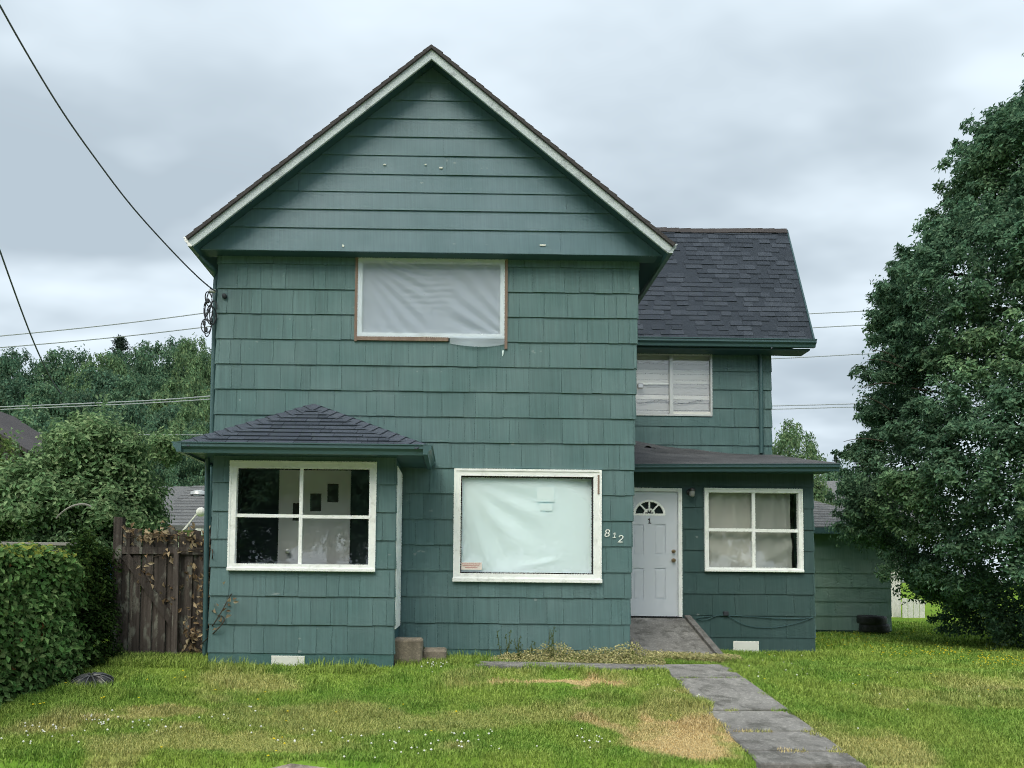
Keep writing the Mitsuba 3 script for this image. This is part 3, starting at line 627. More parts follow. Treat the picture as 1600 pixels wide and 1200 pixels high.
# verge board along the sloping right edge
vv = np.array([b + [.0, -.02, .02], b + [.03, -.02, .02], c + [.03, 0, .03], c + [0, 0, .03]]); vv = np.vstack([vv - [0, 0, .12], vv])
add(WR + '__verge', hexa(vv), 'dark_teal')
add(WR + '__gutter', sweepx(gutter_prof(YE2 + .02, zE + .01, 1.15), x_in, wr0[0] + .02), 'teal_trim')
add(WR + '__soffit', box(x_in, wr0[0] - .05, YE2 + .04, YU - .002, zE - .16, zE - .13), 'dark_teal')
add(WR + '__bracket', tube([W(1240, 538, 14.5), W(1233, 541, 14.6), W(1222, 543, 14.75), W(1206, 550, 14.95)], .075, 8), 'teal_trim', 60)
add(WR + '__gable_end', extr(Polygon([(YU, zue - .1), (YUB, zue - .1), (YRd, zR - .25)]), Frame((x_out - .1, 0, 0), (0, 1, 0), (0, 0, 1), (1, 0, 0)), 0, .09), 'dark_teal')
add(WR + '__downspout', tube([W(1187, 545, 14.6), W(1187.5, 551, 14.70), W(1188.5, 562, 14.72), W(1190, 708, 14.72)], .042, 8), 'teal_trim', 60)

# ---- wing: low front part
LW = H + '__low_wing_wall'
xw1 = X_(1271.5, 880, YW); zle = Z_(1150, 735, 12.3)
door = rect_px((972, 768), (1059, 963), YW); ww = rect_px((1100, 763.5), (1253, 893.5), YW)
lw_poly = sbox(x_in - .02, -.5, xw1, zle + .12)
hl = unary_union([sbox(door[0] - .02, door[1] - .03, door[2] + .02, door[3] + .02), sbox(*ww).buffer(-.03, join_style=2)])
add(LW, cat([extr(lw_poly.difference(hl), front(YW + .1), 0, .1), hexa([(xw1 - .1, YW + .1, -.5), (xw1 - .003, YW + .1, -.5), (xw1 - .003, YU, -.5), (xw1 - .1, YU, -.5), (xw1 - .1, YW + .1, zle + .05), (xw1 - .003, YW + .1, zle + .05), (xw1 - .003, YU, zle + .25), (xw1 - .1, YU, zle + .25)]), box(x_in, xw1 - .1, YU - .03, YU - .005, -.4, 2.6)]), 'dark_teal')
yl = [Z_(1080, y, YW) for y in (791.5, 826.3, 860, 893.8, 928, 961, 994)][::-1]
e4 = np.polyfit(np.arange(7), yl, 1); rows_l = e4[1] + e4[0] * np.arange(10)
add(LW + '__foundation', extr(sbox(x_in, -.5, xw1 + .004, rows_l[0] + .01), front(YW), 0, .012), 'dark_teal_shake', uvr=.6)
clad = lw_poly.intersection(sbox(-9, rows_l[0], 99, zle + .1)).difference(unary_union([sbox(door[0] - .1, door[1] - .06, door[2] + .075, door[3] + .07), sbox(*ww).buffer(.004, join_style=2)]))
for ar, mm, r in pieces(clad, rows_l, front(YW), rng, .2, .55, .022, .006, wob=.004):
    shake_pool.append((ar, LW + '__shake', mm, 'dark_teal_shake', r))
side_clad(xw1 - .003, 0, 1, YW, YU, rows_l[0], zle + .0, rows_l)
four_light(H + '__wing_window', ww, YW, .062, .052, fx=.505, fz=.50)
x0, z0, x1, z1 = ww
def drape(ph, amp, spread):
    def fn(gx, gz, U, V):
        w = 1 - V
        y = YW + .11 + amp * np.sin(U * 19 + ph + 1.5 * np.sin(V * 3 + U * 4)) * (0.5 + .5 * V) + .02 * (meshkit.fbm(np.stack([gx * 6, gz * 3, gx * 0 + ph], -1), 3) - .5)
        y = y - .045 * np.exp(-((V - .16 - spread * (U - .5) * .5) / .09) ** 2) * sst(.1, .4, U + .2)
        return gx + .05 * w * w * (U - .5), y, gz
    return fn
xc = (x0 + x1) / 2
for i, (a, b, mt, ph, n_) in enumerate(((x0 + .02, xc + .02, 'drape_cloth', .4, 'pale grey drape bunched behind the left half of the low wing window'), (xc + .0, x1 - .135, 'drape_cloth_grey', 2.1, 'darker grey drape with a rumpled hem behind the right half of the low wing window'))):
    k = add('curtain', grid_sheet(a, z0 + .03, b, z1 - .03, 90, 70, drape(ph, .022, -.4 if i == 0 else .6)), mt, True)
    lab(k, n_, 'curtain')
add(LW + '__dark_room', box(x0 - .2, x1 + .2, YW + .5, YW + .52, z0 - .3, z1 + .3), 'interior_dark')
# door
DR = H + '__entry_door'
x0, z0, x1, z1 = door
rails = [rect_px(a, b, YW) for a, b in (((989.5, 819.4), (1006, 867.5)), ((1022, 819.4), (1040, 867.5)), ((989.5, 887.5), (1006, 936.6)), ((1022.5, 887.5), (1040, 936.6)))]
fc = W(1014.5, 804, YW); fr_ = .248
th_ = np.linspace(0, np.pi, 24)
fan = Polygon([(fc[0] + fr_ * math.cos(t), fc[2] + .92 * fr_ * math.sin(t)) for t in th_])
add(DR, extr(sbox(*door).difference(unary_union([sbox(*r) for r in rails] + [fan])), front(YW - .0), -.045, .004), 'door_paint')
lab(DR, 'pale lavender-white panelled entry door with a fan-shaped light')
for r in rails:
    add(DR + '__panel', cat([box(r[0], r[2], YW + .012, YW + .04, r[1], r[3]), bev(r[0] + .022, r[2] - .022, YW + .001, YW + .012, r[1] + .022, r[3] - .022, .009)]), 'door_paint')
add(DR + '__fanlight', extr(fan.buffer(-.002), front(YW + .02), 0, .004), 'glass')
add(DR + '__fanlight_dark', extr(fan.buffer(.004), front(YW + .05), 0, .004), 'interior_dark')
ring = Polygon([(fc[0] + .085 * math.cos(t), fc[2] + .09 * math.sin(t)) for t in th_])
bars = [LineString([(fc[0] + .06 * math.cos(t), fc[2] + .06 * math.sin(t)), (fc[0] + .26 * math.cos(t), fc[2] + .25 * math.sin(t))]).buffer(.012) for t in (math.pi * .27, math.pi / 2, math.pi * .73)]
mun = unary_union(bars + [ring.exterior.buffer(.012)]).intersection(fan).union(fan.exterior.buffer(.017))
add(DR + '__fan_muntin', extr(mun, front(YW + .0), -.012, .010), 'number_white')
add(DR + '__casing', extr(sbox(x0 - .1, z0 - .02, x1 + .068, z1 + .062).difference(sbox(x0 - .006, z0 - 1, x1 + .006, z1 + .006)), front(YW), -.05, .038), 'white_paint')
add(DR + '__threshold', box(x0 - .02, x1 + .06, YW - .06, YW + .06, z0 - .035, z0 - .006), 'ink_black')
for py, rr in ((861.5, .030), (875.5, .034)):
    p = W(1052, py, YW); add(DR + ('__deadbolt' if py < 870 else '__knob'), lathe([(0, 0), (rr, 0), (rr, .01), (.014, .015), (.014, .035), (rr * .85, .045), (rr * .8, .06), (0, .066)], (p[0], YW - .004, p[2]), (0, -1, 0), 16), 'brass', 40)
mm = meshkit.text_mesh('1', .085, .004, bold=True); v = mm.vertices; o = W(1011, 818, YW)
k = add(DR + '__number', (np.stack([o[0] + v[:, 0], YW - .004 - v[:, 2], o[2] + v[:, 1]], 1), mm.faces), 'ink_black'); lab(k, 'small black numeral 1 under the fan light of the door')
# wall lamp
p = W(1078, 772, YW - .02); k = 'wall_lamp'; lab(k, 'small black wall lamp with a glass jar shade, right of the entry door', 'lamp')
add(k + '__backplate', lathe([(0, 0), (.055, 0), (.05, .015), (.02, .025), (0, .025)], (p[0], YW - .015, p[2] + .03), (0, -1, 0), 16), 'black_plastic', 40)
add(k + '__arm', tube([(p[0], YW - .03, p[2] + .03), (p[0], YW - .10, p[2] + .09), (p[0], YW - .14, p[2] + .07)], .012, 8), 'black_plastic', 60)
add(k + '__cap', lathe([(0, .0), (.055, 0), (.05, .03), (.02, .05), (0, .055)], (p[0], YW - .14, p[2] + .04), n=16), 'black_plastic', 40)
add(k + '__glass_jar', lathe([(.04, 0), (.045, -.04), (.04, -.085), (.02, -.10), (0, -.105)], (p[0], YW - .14, p[2] + .04), n=16), 'lamp_glass', True)
p = rect_px((1145.5, 1001.5), (1186, 1023), YW - .02); vent(p, YW - .003, H + '__crawl_vent')
# cables and box on the low wall
k = 'wall_cable'; lab(k, 'thin dark cable drooping across the low wing wall below the window', 'cable')
add(k + '__run', tube(spline([W(1088, 966, YW - .03), W(1133, 962, YW - .03), W(1180, 964, YW - .03), W(1230, 967, YW - .03), W(1270, 964, YW - .03)], 30), .0065, 5), 'dark_teal', True)
add(k + '__loop', tube(spline([W(1088, 966, YW - .035), W(1110, 966, YW - .035), W(1133, 961, YW - .035), W(1160, 975, YW - .035), W(1200, 981, YW - .035), W(1240, 975, YW - .035), W(1271, 964, YW - .035)], 40), .0055, 5), 'dark_teal', True)
p = W(1133, 959, YW); add(k + '__junction_box', bev(p[0] - .04, p[0] + .04, YW - .06, YW - .012, p[2] - .03, p[2] + .04, .006), 'cable_black')
# lean-to roof
FL, FR_, BRr, BLl = W(975, 725, 12.2), W(1313, 724, 12.2), W(1212, 711, YU), W(985, 687, YU)
def bil(u, v):
    u, v = u[..., None], v[..., None]
    return (FL * (1 - u) + FR_ * u) * (1 - v) + (BLl * (1 - u) + BRr * u) * v
n1, n2 = 60, 24
uu, vv = np.meshgrid(np.linspace(0, 1, n1), np.linspace(0, 1, n2)); S = bil(uu, vv)
S[..., 2] += .035 * (meshkit.fbm(np.stack([uu * 7, vv * 4, uu * 0], -1), 3) - .5) * sst(0, .1, vv) - .07 * np.sin(np.pi * uu) * vv
gi = np.arange(n1 * n2).reshape(n2, n1)
f1 = np.vstack([np.stack([gi[:-1, :-1], gi[:-1, 1:], gi[1:, 1:]], -1).reshape(-1, 3), np.stack([gi[:-1, :-1], gi[1:, 1:], gi[1:, :-1]], -1).reshape(-1, 3)])
T1 = S.reshape(-1, 3); LR = H + '__lean_to_roof'
loop = np.concatenate([gi[0], gi[1:, -1], gi[-1, -2::-1], gi[-2:0:-1, 0]]); nn = len(T1); lp2 = np.roll(loop, -1)
skirt = np.vstack([np.stack([loop, loop + nn, lp2], 1), np.stack([lp2, loop + nn, lp2 + nn], 1)])
add(LR, (np.vstack([T1, T1 - [0, 0, .05]]), np.vstack([f1, f1[:, ::-1] + nn, skirt])), 'roll_roofing', 40)
for (px, py, w) in ((1005, 703, .10), (1012, 699, .14), (1022, 702, .12), (998, 706, .1)):
    p = W(px, py, 14.0); q = []
    for j in range(7): q += [p + [w * (j / 6 - .5), 0, .03 * math.sin(j / 6 * 3.14)], p + [w * (j / 6 - .5) + .02, .10, .01]]
    q = np.array(q); ff = np.vstack([[[2 * j, 2 * j + 2, 2 * j + 3], [2 * j, 2 * j + 3, 2 * j + 1]] for j in range(6)]); add(LR + '__curled_flap', (np.vstack([q, q - [0, 0, .01]]), np.vstack([ff, ff[:, ::-1] + len(q)])), 'roll_roofing')
zf0 = FL[2]
add(LR + '__gutter', sweepx(gutter_prof(12.24, FL[2] - .02, .95), x_in, FR_[0] - .03, FR_[2] - FL[2]), 'dark_teal')
add(LR + '__soffit', box(x_in, FR_[0] - .1, 12.26, YW, zle, zle + .02), 'dark_teal')
add(LR + '__verge', hexa([FR_ + [-.04, .04, -.13], FR_ + [0, .04, -.13], BRr + [0, 0, -.16], BRr + [-.04, 0, -.16], FR_ + [-.04, .04, -.045], FR_ + [0, .04, -.045], BRr + [0, 0, -.045], BRr + [-.04, 0, -.045]]), 'teal_trim')

# ---- the shakes: the 300 largest are parts, the rest one part
shake_pool.sort(key=lambda t: -t[0])
for ar, kb, mm, mt, r in shake_pool[:300]: add(kb, mm, mt, uvr=r)
rest = {}
for ar, kb, mm, mt, r in shake_pool[300:]: rest.setdefault((kb.rsplit('__', 1)[0], mt), []).append((mm, r))
for (kb, mt), ms in rest.items():
    v, f = cat([a for a, _ in ms]); uv = np.concatenate([np.tile([[r, .5]], (len(a[0]), 1)) for a, r in ms])
    k = num(kb + '__narrow_shakes'); scene[k] = mikit.ply((v, f), mt, uv=uv); labels[k] = {'kind': 'stuff'}
v, f = cat([a for _, a, _ in side_pool]); uv = np.concatenate([np.tile([[r, .5]], (len(a[0]), 1)) for _, a, r in side_pool])
scene[H + '__side_shakes'] = mikit.ply((v, f), 'teal_shake', uv=uv); labels[H + '__side_shakes'] = {'kind': 'stuff'}

# ================================================================ ground, pavement, walkway, ramp
rng = np.random.default_rng(21)
def axis(*segs): return np.unique(np.round(np.concatenate([np.arange(a, b, s) for a, b, s in segs]), 4))
gxs = axis((-260, -40, 20), (-40, -9, 1.5), (-9, 12, .14), (12, 40, 1.5), (40, 280, 20)); gys = axis((-30, 3, 3), (3, 6.2, .4), (6.2, 6.7, .03), (6.7, 13, .12), (13, 30, .5), (30, 100, 2.5), (100, 440, 20))
GX, GY = np.meshgrid(gxs, gys); GZ = G(GX, GY); gi = np.arange(GX.size).reshape(GX.shape)
GFc = np.vstack([np.stack([gi[:-1, :-1], gi[:-1, 1:], gi[1:, 1:]], -1).reshape(-1, 3), np.stack([gi[:-1, :-1], gi[1:, 1:], gi[1:, :-1]], -1).reshape(-1, 3)])
V = np.stack([GX, GY, GZ], -1).reshape(-1, 3)
scene['ground'] = mikit.ply((V, GFc), 'lawn_mat', smooth=True, uv=np.full((len(V), 2), .35)); lab('ground', 'mown front lawn sloping down from the house, patchy green and straw', kind='structure')
px_, py_ = np.meshgrid(np.linspace(-30, 30, 200), np.linspace(2, 6.45, 24)); pz = G(px_, py_) + .012
gi = np.arange(px_.size).reshape(px_.shape)
pf = np.vstack([np.stack([gi[:-1, :-1], gi[:-1, 1:], gi[1:, 1:]], -1).reshape(-1, 3), np.stack([gi[:-1, :-1], gi[1:, 1:], gi[1:, :-1]], -1).reshape(-1, 3)])
scene['pavement'] = mikit.ply((np.stack([px_, py_, pz], -1).reshape(-1, 3), pf), 'kerb_concrete', uv=np.full((px_.size, 2), .7)); lab('pavement', 'worn concrete pavement along the lower edge of the lawn', kind='structure')

# walkway of single slabs
lab('walkway', 'dark concrete front path of cracked slabs running from the ramp down to the street', kind='structure')
slabs = []
def edge_l(y): return 1040 + 1.0 * (y - 1050)
def edge_r(y): return 1145 + 1.40 * (y - 1050)
yj = [1041, 1063, 1113, 1146, 1177, 1188]
for a, b in zip(yj[:-1], yj[1:]):
    g = 0.55
    slabs.append([ghit(edge_l(b - g) , b - g), ghit(edge_r(b - g), b - g), ghit(edge_r(a + g), a + g), ghit(edge_l(a + g), a + g)])
e0, e1 = slabs[-1][0], slabs[-1][1]; dl, dr_ = e0 - slabs[-1][3], e1 - slabs[-1][2]
slabs[-1][0], slabs[-1][1] = e0 + dl * (e0[1] - 6.44) / max(-dl[1], .05), e1 + dr_ * (e1[1] - 6.44) / max(-dr_[1], .05)
slabs.append([ghit(742, 1044.5), ghit(1036, 1049), ghit(1036, 1041), ghit(742, 1037)])
def slab(q, dz, th=.07, r=.012):
    pts = []
    c = np.mean(q, 0)
    for p in q:
        d = (c - p) / np.linalg.norm(c - p)
        pts += [p + [0, 0, dz - r], p + d * r * 1.4 + [0, 0, dz], p + [0, 0, dz - th]]
    h = trimesh.convex.convex_hull(np.array(pts)); return h.vertices, h.faces
for i, q in enumerate(slabs):
    q = [np.array([p[0], p[1], G(p[0], p[1])]) for p in q]
    if i == 4: q = [np.array([p[0], p[1], -.05 - .124 * (9.7 - p[1])]) for p in q]
    q[0][2] += rng.uniform(-.004, .008); q[2][2] += rng.uniform(-.004, .006)
    add('walkway__slab', slab(q, .034 if i in (0, 1, len(slabs) - 1) else .022), 'concrete', uvr=rng.random())
walk_poly = unary_union([Polygon([(p[0], p[1]) for p in q]).buffer(.06) for q in slabs]).buffer(-.06)
# ramp
RX0, RX1 = X_(1000, 1030, 11.0), X_(1128, 1030, 11.0); zt0 = Z_(1060, 966, YW - .06); zr0 = G(3.2, 10.95) + .03
lab('ramp', 'grey concrete ramp with a raised kerb leading up to the entry door', 'ramp')
add('ramp__slab', hexa([(RX0, 10.95, zr0 - .5), (RX1 - .07, 10.95, zr0 - .5), (RX1 - .07, YW - .062, zr0 - .5), (RX0, YW - .062, zr0 - .5), (RX0, 10.95, zr0), (RX1 - .07, 10.95, zr0), (RX1 - .07, YW - .062, zt0), (RX0, YW - .062, zt0)]), 'concrete', uvr=.55)
add('ramp__kerb', hexa([(RX1 - .067, 10.93, zr0 - .5), (RX1 + .03, 10.93, zr0 - .5), (RX1 + .03, YW - .06, zr0 - .5), (RX1 - .067, YW - .06, zr0 - .5), (RX1 - .067, 10.93, zr0 + .05), (RX1 + .03, 10.93, zr0 + .05), (RX1 + .03, YW - .06, zt0 + .05), (RX1 - .067, YW - .06, zt0 + .05)]), 'concrete', uvr=.0)
add('ramp__side_board', hexa([(RX0 - .045, 11.0, zr0 - .3), (RX0 - .003, 11.0, zr0 - .3), (RX0 - .003, YW - .1, zr0 - .3), (RX0 - .045, YW - .1, zr0 - .3), (RX0 - .045, 11.0, zr0 + .02), (RX0 - .003, 11.0, zr0 + .02), (RX0 - .003, YW - .1, zt0 + .02), (RX0 - .045, YW - .1, zt0 + .02)]), 'concrete', uvr=.1)
# steps at the porch's side door
def block(key, a, b, Y0, Y1, label):
    p, q = W(*a, Y0), W(*b, Y0); mm = bev(p[0], q[0], Y0, Y1, G(p[0], Y0) - .1, p[2], .022)
    mm = trimesh.Trimesh(*mm).subdivide().subdivide(); v = mm.vertices + .012 * (meshkit.fbm(mm.vertices * 7, 3)[:, None] - .5); add(key, (v, mm.faces), 'mossy_concrete', uvr=.5); lab(key, label, 'step')
block('concrete_step', (610, 999), (659, 1030), 9.80, 10.2, 'mossy concrete block step at the right corner of the small porch')
block('concrete_step_001', (660, 1016), (697, 1030), 10.0, 10.45, 'low concrete step slab to the right of the mossy concrete block')

# ================================================================ grass, flowers, ground plants
house_foot = unary_union([sbox(xl(0) - .02, YM - .03, xr(0) + .02, YEND), sbox(xp0 - .02, YP - .03, xp1 + .02, YM), sbox(xr(0), YW - .03, xw1 + .02, 17), sbox(RX0 - .05, 10.95, RX1 + .04, YW)])
import shapely
def blocked(x, y, extra=0.0):
    ex, ey = x + .09 * (meshkit.noise(np.stack([x * 4, y * 5, x * 0 + 8], -1)) - .5) * 3.2, y + .03 * (meshkit.noise(np.stack([x * 9, y * 9, x * 0 + 3], -1)) - .5) * 2
    return shapely.contains_xy(house_foot, x, y) | (shapely.contains_xy(walk_poly.buffer(-.02 + extra), ex, ey) & shapely.contains_xy(walk_poly.buffer(-.012), x, y))
def blades(n, x0, x1, y0, y1, h, w, dens=None, lean=.6):
    x, y = rng.uniform(x0, x1, n), rng.uniform(y0, y1, n)
    keep = ~blocked(x, y)
    if dens is not None: keep &= rng.random(n) < dens(x, y)
    x, y = x[keep], y[keep]; n = len(x)
    hh = h(x, y) * rng.uniform(.5, 1.35, n); t = rng.uniform(0, 2 * np.pi, n); ln = hh * lean * rng.uniform(.2, 1.2, n)
    z = G(x, y) - .004
    wx, wy = np.cos(t) * w / 2, np.sin(t) * w / 2; t2 = t + rng.uniform(.6, 2.4, n); dx, dy = np.cos(t2) * ln, np.sin(t2) * ln
    b0 = np.stack([x - wx, y - wy, z], 1); b1 = np.stack([x + wx, y + wy, z], 1)
    m0 = np.stack([x - wx * .8 + dx * .35, y - wy * .8 + dy * .35, z + hh * .6], 1); m1 = np.stack([x + wx * .8 + dx * .35, y + wy * .8 + dy * .35, z + hh * .6], 1)
    tp = np.stack([x + dx, y + dy, z + hh], 1)
    v = np.stack([b0, b1, m1, m0, tp], 1).reshape(-1, 3); k = np.arange(n)[:, None] * 5
    return v, np.vstack([k + [0, 1, 2], k + [0, 2, 3], k + [3, 2, 4]]), np.repeat(rng.random(n), 5)
def blades_at(xy, h, w):
    x, y = xy[:, 0], xy[:, 1]; n = len(x); t = rng.uniform(0, 6.28, n); hh = h * rng.uniform(.5, 1.4, n); z = G(x, y) + .004
    wx, wy = np.cos(t) * w / 2, np.sin(t) * w / 2; dx, dy = np.cos(t + 1.3) * hh * .5, np.sin(t + 1.3) * hh * .5
    P5 = [np.stack(c, 1) for c in ((x - wx, y - wy, z), (x + wx, y + wy, z), (x + wx * .8 + dx * .4, y + wy * .8 + dy * .4, z + hh * .6), (x - wx * .8 + dx * .4, y - wy * .8 + dy * .4, z + hh * .6), (x + dx, y + dy, z + hh))]
    k = np.arange(n)[:, None] * 5
    return np.stack(P5, 1).reshape(-1, 3), np.vstack([k + [0, 1, 2], k + [0, 2, 3], k + [3, 2, 4]]), np.repeat(rng.random(n), 5)
def hmap(x, y):
    c = meshkit.fbm(np.stack([x * 1.3, y * 1.6, x * 0 + 1], -1), 3); t = meshkit.noise(np.stack([x * 3.1, y * 3.1, x * 0 + 5], -1))
    d = np.zeros_like(x)
    for (a, b, rx, ry, s) in PATCH: d = np.maximum(d, s * np.clip(1.2 - ((x - a) / rx) ** 2 - ((y - b) / ry) ** 2, 0, 1))
    tuft = sst(.55, .8, t) * .045 * sst(7.0, 7.8, y)
    return (.022 + .045 * c + tuft + .02 * sst(8.6, 9.5, y) * (x < 0) * (c > .35)) * (1 - .45 * sst(9.0, 9.5, y) * (x < 0)) * (1 - .55 * d)
lawn_parts = [blades(60000, -13, -6.2, 6.5, 12, hmap, .010), blades(50000, 5.6, 12, 6.5, 8.4, hmap, .010),
              blades(3200, -4.95, -3.15, 9.86, 10.10, lambda x, y: .10 + 0 * x, .009),
              blades(7000, -3.3, 2.6, 9.1, 10.52, lambda x, y: .13 + 0 * x, .009, lambda x, y: (meshkit.noise(np.stack([x * 2.6, y * 3, x * 0 + 6], -1)) > .64) * 1.0 * (np.abs(y - np.where(x < xp1, 9.55, 10.4)) < .28)),
              blades(230000, -6.2, 5.6, 6.50, 8.4, hmap, .007), blades(120000, -6.4, 6.5, 8.4, 10.9, hmap, .009), blades(90000, 2.2, 13.5, 8.0, 13, hmap, .012), blades(60000, 4.0, 20, 13, 24, hmap, .022),
              blades(9000, -3.2, -1.0, 9.3, 9.66, lambda x, y: .055 + 0 * x, .010, lambda x, y: .4 + .6 * (meshkit.noise(np.stack([x * 2, y, x * 0], -1)) > .5)), blades(5000, -.85, .3, 9.75, 10.5, lambda x, y: .08 + 0 * x, .009),
              blades(5000, -4.9, -3.1, 9.45, 9.98, lambda x, y: .09 + 0 * x, .010), blades(5000, -7, 6, 6.46, 6.55, lambda x, y: .045 + 0 * x, .010),
              blades(4500, 2.75, 5.9, 12.15, 12.62, lambda x, y: .08 + 0 * x, .010)]
for q in slabs[:5]:                                        # grass in the joints of the path
    a, b = q[0], q[1]; n = 420; u = rng.random(n); keep = meshkit.noise(np.stack([u * 7, u * 0 + a[1] * 3, u * 0], -1)) > .45
    sub = blades_at(np.stack([a[0] + (b[0] - a[0]) * u, a[1] + (b[1] - a[1]) * u - .02 + .025 * rng.normal(size=n)], 1)[keep], .035, .007); lawn_parts.append(sub)
v, f = cat([(a, b) for a, b, _ in lawn_parts]); r = np.concatenate([c for *_, c in lawn_parts])
scene['grass'] = mikit.ply((v, f), 'grass_mat', uv=np.stack([r, r * 0 + .5], 1)); lab('grass', 'short uneven lawn grass, green with dry straw-coloured patches', 'grass', kind='stuff')
OCT = np.array([[1, 0, 0], [-1, 0, 0], [0, 1, 0], [0, -1, 0], [0, 0, 1], [0, 0, -1]], float); OF = np.array([[0, 2, 4], [2, 1, 4], [1, 3, 4], [3, 0, 4], [2, 0, 5], [1, 2, 5], [3, 1, 5], [0, 3, 5]])
def heads(P, rad, flat=1.0):
    n = len(P); s = rng.uniform(.7, 1.25, (n, 1, 1)) * rad * np.array([1, 1, flat])
    return (P[:, None] + OCT[None] * s).reshape(-1, 3), (np.arange(n)[:, None, None] * 6 + OF[None]).reshape(-1, 3)
def spots(lst, up_):
    out = []
    for px, py, sx, sy, n in lst:
        for _ in range(n):
            q = ghit(px + sx * rng.normal(), min(py + sy * rng.normal(), 1196)); 
            if not blocked(np.array([q[0]]), np.array([q[1]]))[0]: out.append([q[0], q[1], G(q[0], q[1]) + up_ * rng.uniform(.7, 1.2)])
    return np.array(out)
P = spots([(150, 1133, 18, 6, 18), (80, 1148, 25, 8, 9), (220, 1143, 40, 10, 12), (680, 1043, 14, 4, 14), (560, 1165, 60, 9, 12), (640, 1176, 40, 8, 13), (480, 1160, 50, 10, 8), (760, 1165, 60, 14, 16), (925, 1165, 14, 6, 12), (340, 1130, 70, 14, 10), (1215, 1035, 25, 12, 16), (1060, 1085, 20, 10, 5), (60, 1165, 40, 10, 12), (1300, 1080, 90, 25, 14)], .055)
scene['clover_flowers'] = mikit.ply(heads(P, .0105), 'petal_white'); lab('clover_flowers', 'small white clover heads scattered through the lawn', 'flower', kind='stuff')
P = spots([(1560, 1037, 28, 4, 90), (1440, 1022, 50, 6, 60), (1380, 993, 50, 4, 70), (1500, 1020, 60, 6, 40), (1320, 1005, 40, 8, 40), (1190, 1028, 50, 8, 10), (280, 1062, 6, 4, 3), (190, 1090, 50, 14, 9), (430, 1170, 20, 10, 5), (480, 1120, 120, 20, 12), (1050, 1130, 3, 3, 1), (1290, 1060, 100, 20, 8), (60, 1108, 8, 4, 3)], .06)
scene['buttercup_flowers'] = mikit.ply(heads(P, .013, .5), 'petal_yellow'); lab('buttercup_flowers', 'small yellow lawn flowers, thickest on the right under the big tree', 'flower', kind='stuff')
# stonecrop along the foundation
def strip(x0, x1, yf, yb, n, hfn):
    x = rng.uniform(x0, x1, n); y = yb + (yf - yb) * rng.random(n); return np.stack([x, y, G(x, y) + rng.random(n) * hfn(x, y)], 1)
def sh(x, y): return (.26 * np.clip(1.2 - np.abs(y - 10.36) / .22, 0, 1)) * (.4 + .9 * meshkit.noise(np.stack([x * 5, y * 5, x * 0], -1))) * sst(.3, .9, x)
P = np.vstack([strip(.3, 2.75, 10.13, 10.52, 13000, sh), strip(2.7, 3.95, 10.62, 10.98, 6500, lambda x, y: .13 + .0 * x)])
v, f, c = leaves(P, rng.normal(size=(len(P), 3)) + [0, -.3, 1.0], .026, rng, .7, .2, (0.58, 0.53, 0.29), .3, (0.22, 0.27, 0.09))
scene['stonecrop'] = mikit.ply((v, f), 'leaf', color=c); lab('stonecrop', 'low yellowish stonecrop mat along the foundation and the foot of the ramp', 'ground cover', kind='stuff')
for i, (px, py, h) in enumerate(((790, 1022, .38), (812, 1024, .30), (862, 1022, .40), (648, 1032, .25), (835, 1025, .22))):
    o = W(px, py, 10.30); k = num('weed'); lab(k, ('first', 'second', 'tallest, rightmost', '', 'third')[i] + ' thin weed stalk' + (' from the left' if i != 2 else '') + ' against the foundation below the picture window', 'weed', 'weeds below the picture window')
    if i == 3: lab(k, 'grassy weed tuft in front of the concrete block step', 'weed')
    st, lv = [], []
    for j in range(4):
        a = o + [rng.normal() * .04, rng.normal() * .03, -.05]; b = a + [rng.normal() * .05, rng.normal() * .03, h * rng.uniform(.6, 1.1)]
        st.append(tube([a, (a + b) / 2 + rng.normal(size=3) * .01, b], .004, 4)); q = a + (b - a) * rng.random((14, 1)); lv.append(leaves(q, rng.normal(size=(14, 3)) + [0, -.5, .5], .035, rng, .35, .2, (.07, .11, .03)))
    add(k + '__stem', cat(st), pr('stem_mat', (.08, .10, .03), .8, .2) if 'stem_mat' not in scene else 'stem_mat'); (vf, c) = join(lv); add(k + '__foliage', vf, 'leaf', color=c)

# ================================================================ gate, dead vine, black dome, hedge
rng = np.random.default_rng(31)
YF = 10.15
K = 'wooden_gate'; lab(K, 'dark weathered board gate with a diagonal brace, between the hedge and the house', 'gate')
def zpx(px, py, Y=YF): return W(px, py, Y)[2]
gb = float(G(-4, YF)) - .05
def plank(px0, px1, pyt, y, th=.022, pyb=None, lean=0.0):
    a, b = X_(px0, 900, YF), X_(px1, 900, YF); z1 = zpx(px0, pyt); z0 = gb if pyb is None else zpx(px0, pyb); r = .006 * rng.normal()
    return hexa([(a, y, z0), (b, y, z0), (b, y + th, z0), (a, y + th, z0), (a + lean, y, z1 + r), (b + lean, y, z1 - r), (b + lean, y + th, z1 - r), (a + lean, y + th, z1 + r)])
xs = 191.0; i = 0
while xs < 326:
    w = rng.uniform(8, 13)
    fr_b = i % 2 == 0
    add(K + '__plank', plank(xs, xs + w, 826 + rng.uniform(-3, 14), YF - (.024 if fr_b else -.004) + rng.uniform(-.003, .003), lean=rng.normal() * .008), 'old_wood', uvr=rng.random()); xs += w * (.86 if fr_b else .92) + .4; i += 1
add(K + '__post', plank(177.5, 191, 808, YF - .05, .10), 'old_wood', uvr=.3)
add(K + '__post', plank(318, 329, 826, YF - .05, .09), 'old_wood', uvr=.35)
add(K + '__rail', box(X_(192, 900, YF), X_(318, 900, YF), YF - .052, YF - .030, zpx(250, 866), zpx(250, 855)), 'old_wood', uvr=.5)
a, b = W(196, 868, YF - .04), W(292, 1004, YF - .04); d = (b - a) / np.linalg.norm(b - a); nv = np.array([-d[2], 0, d[0]]) * .055
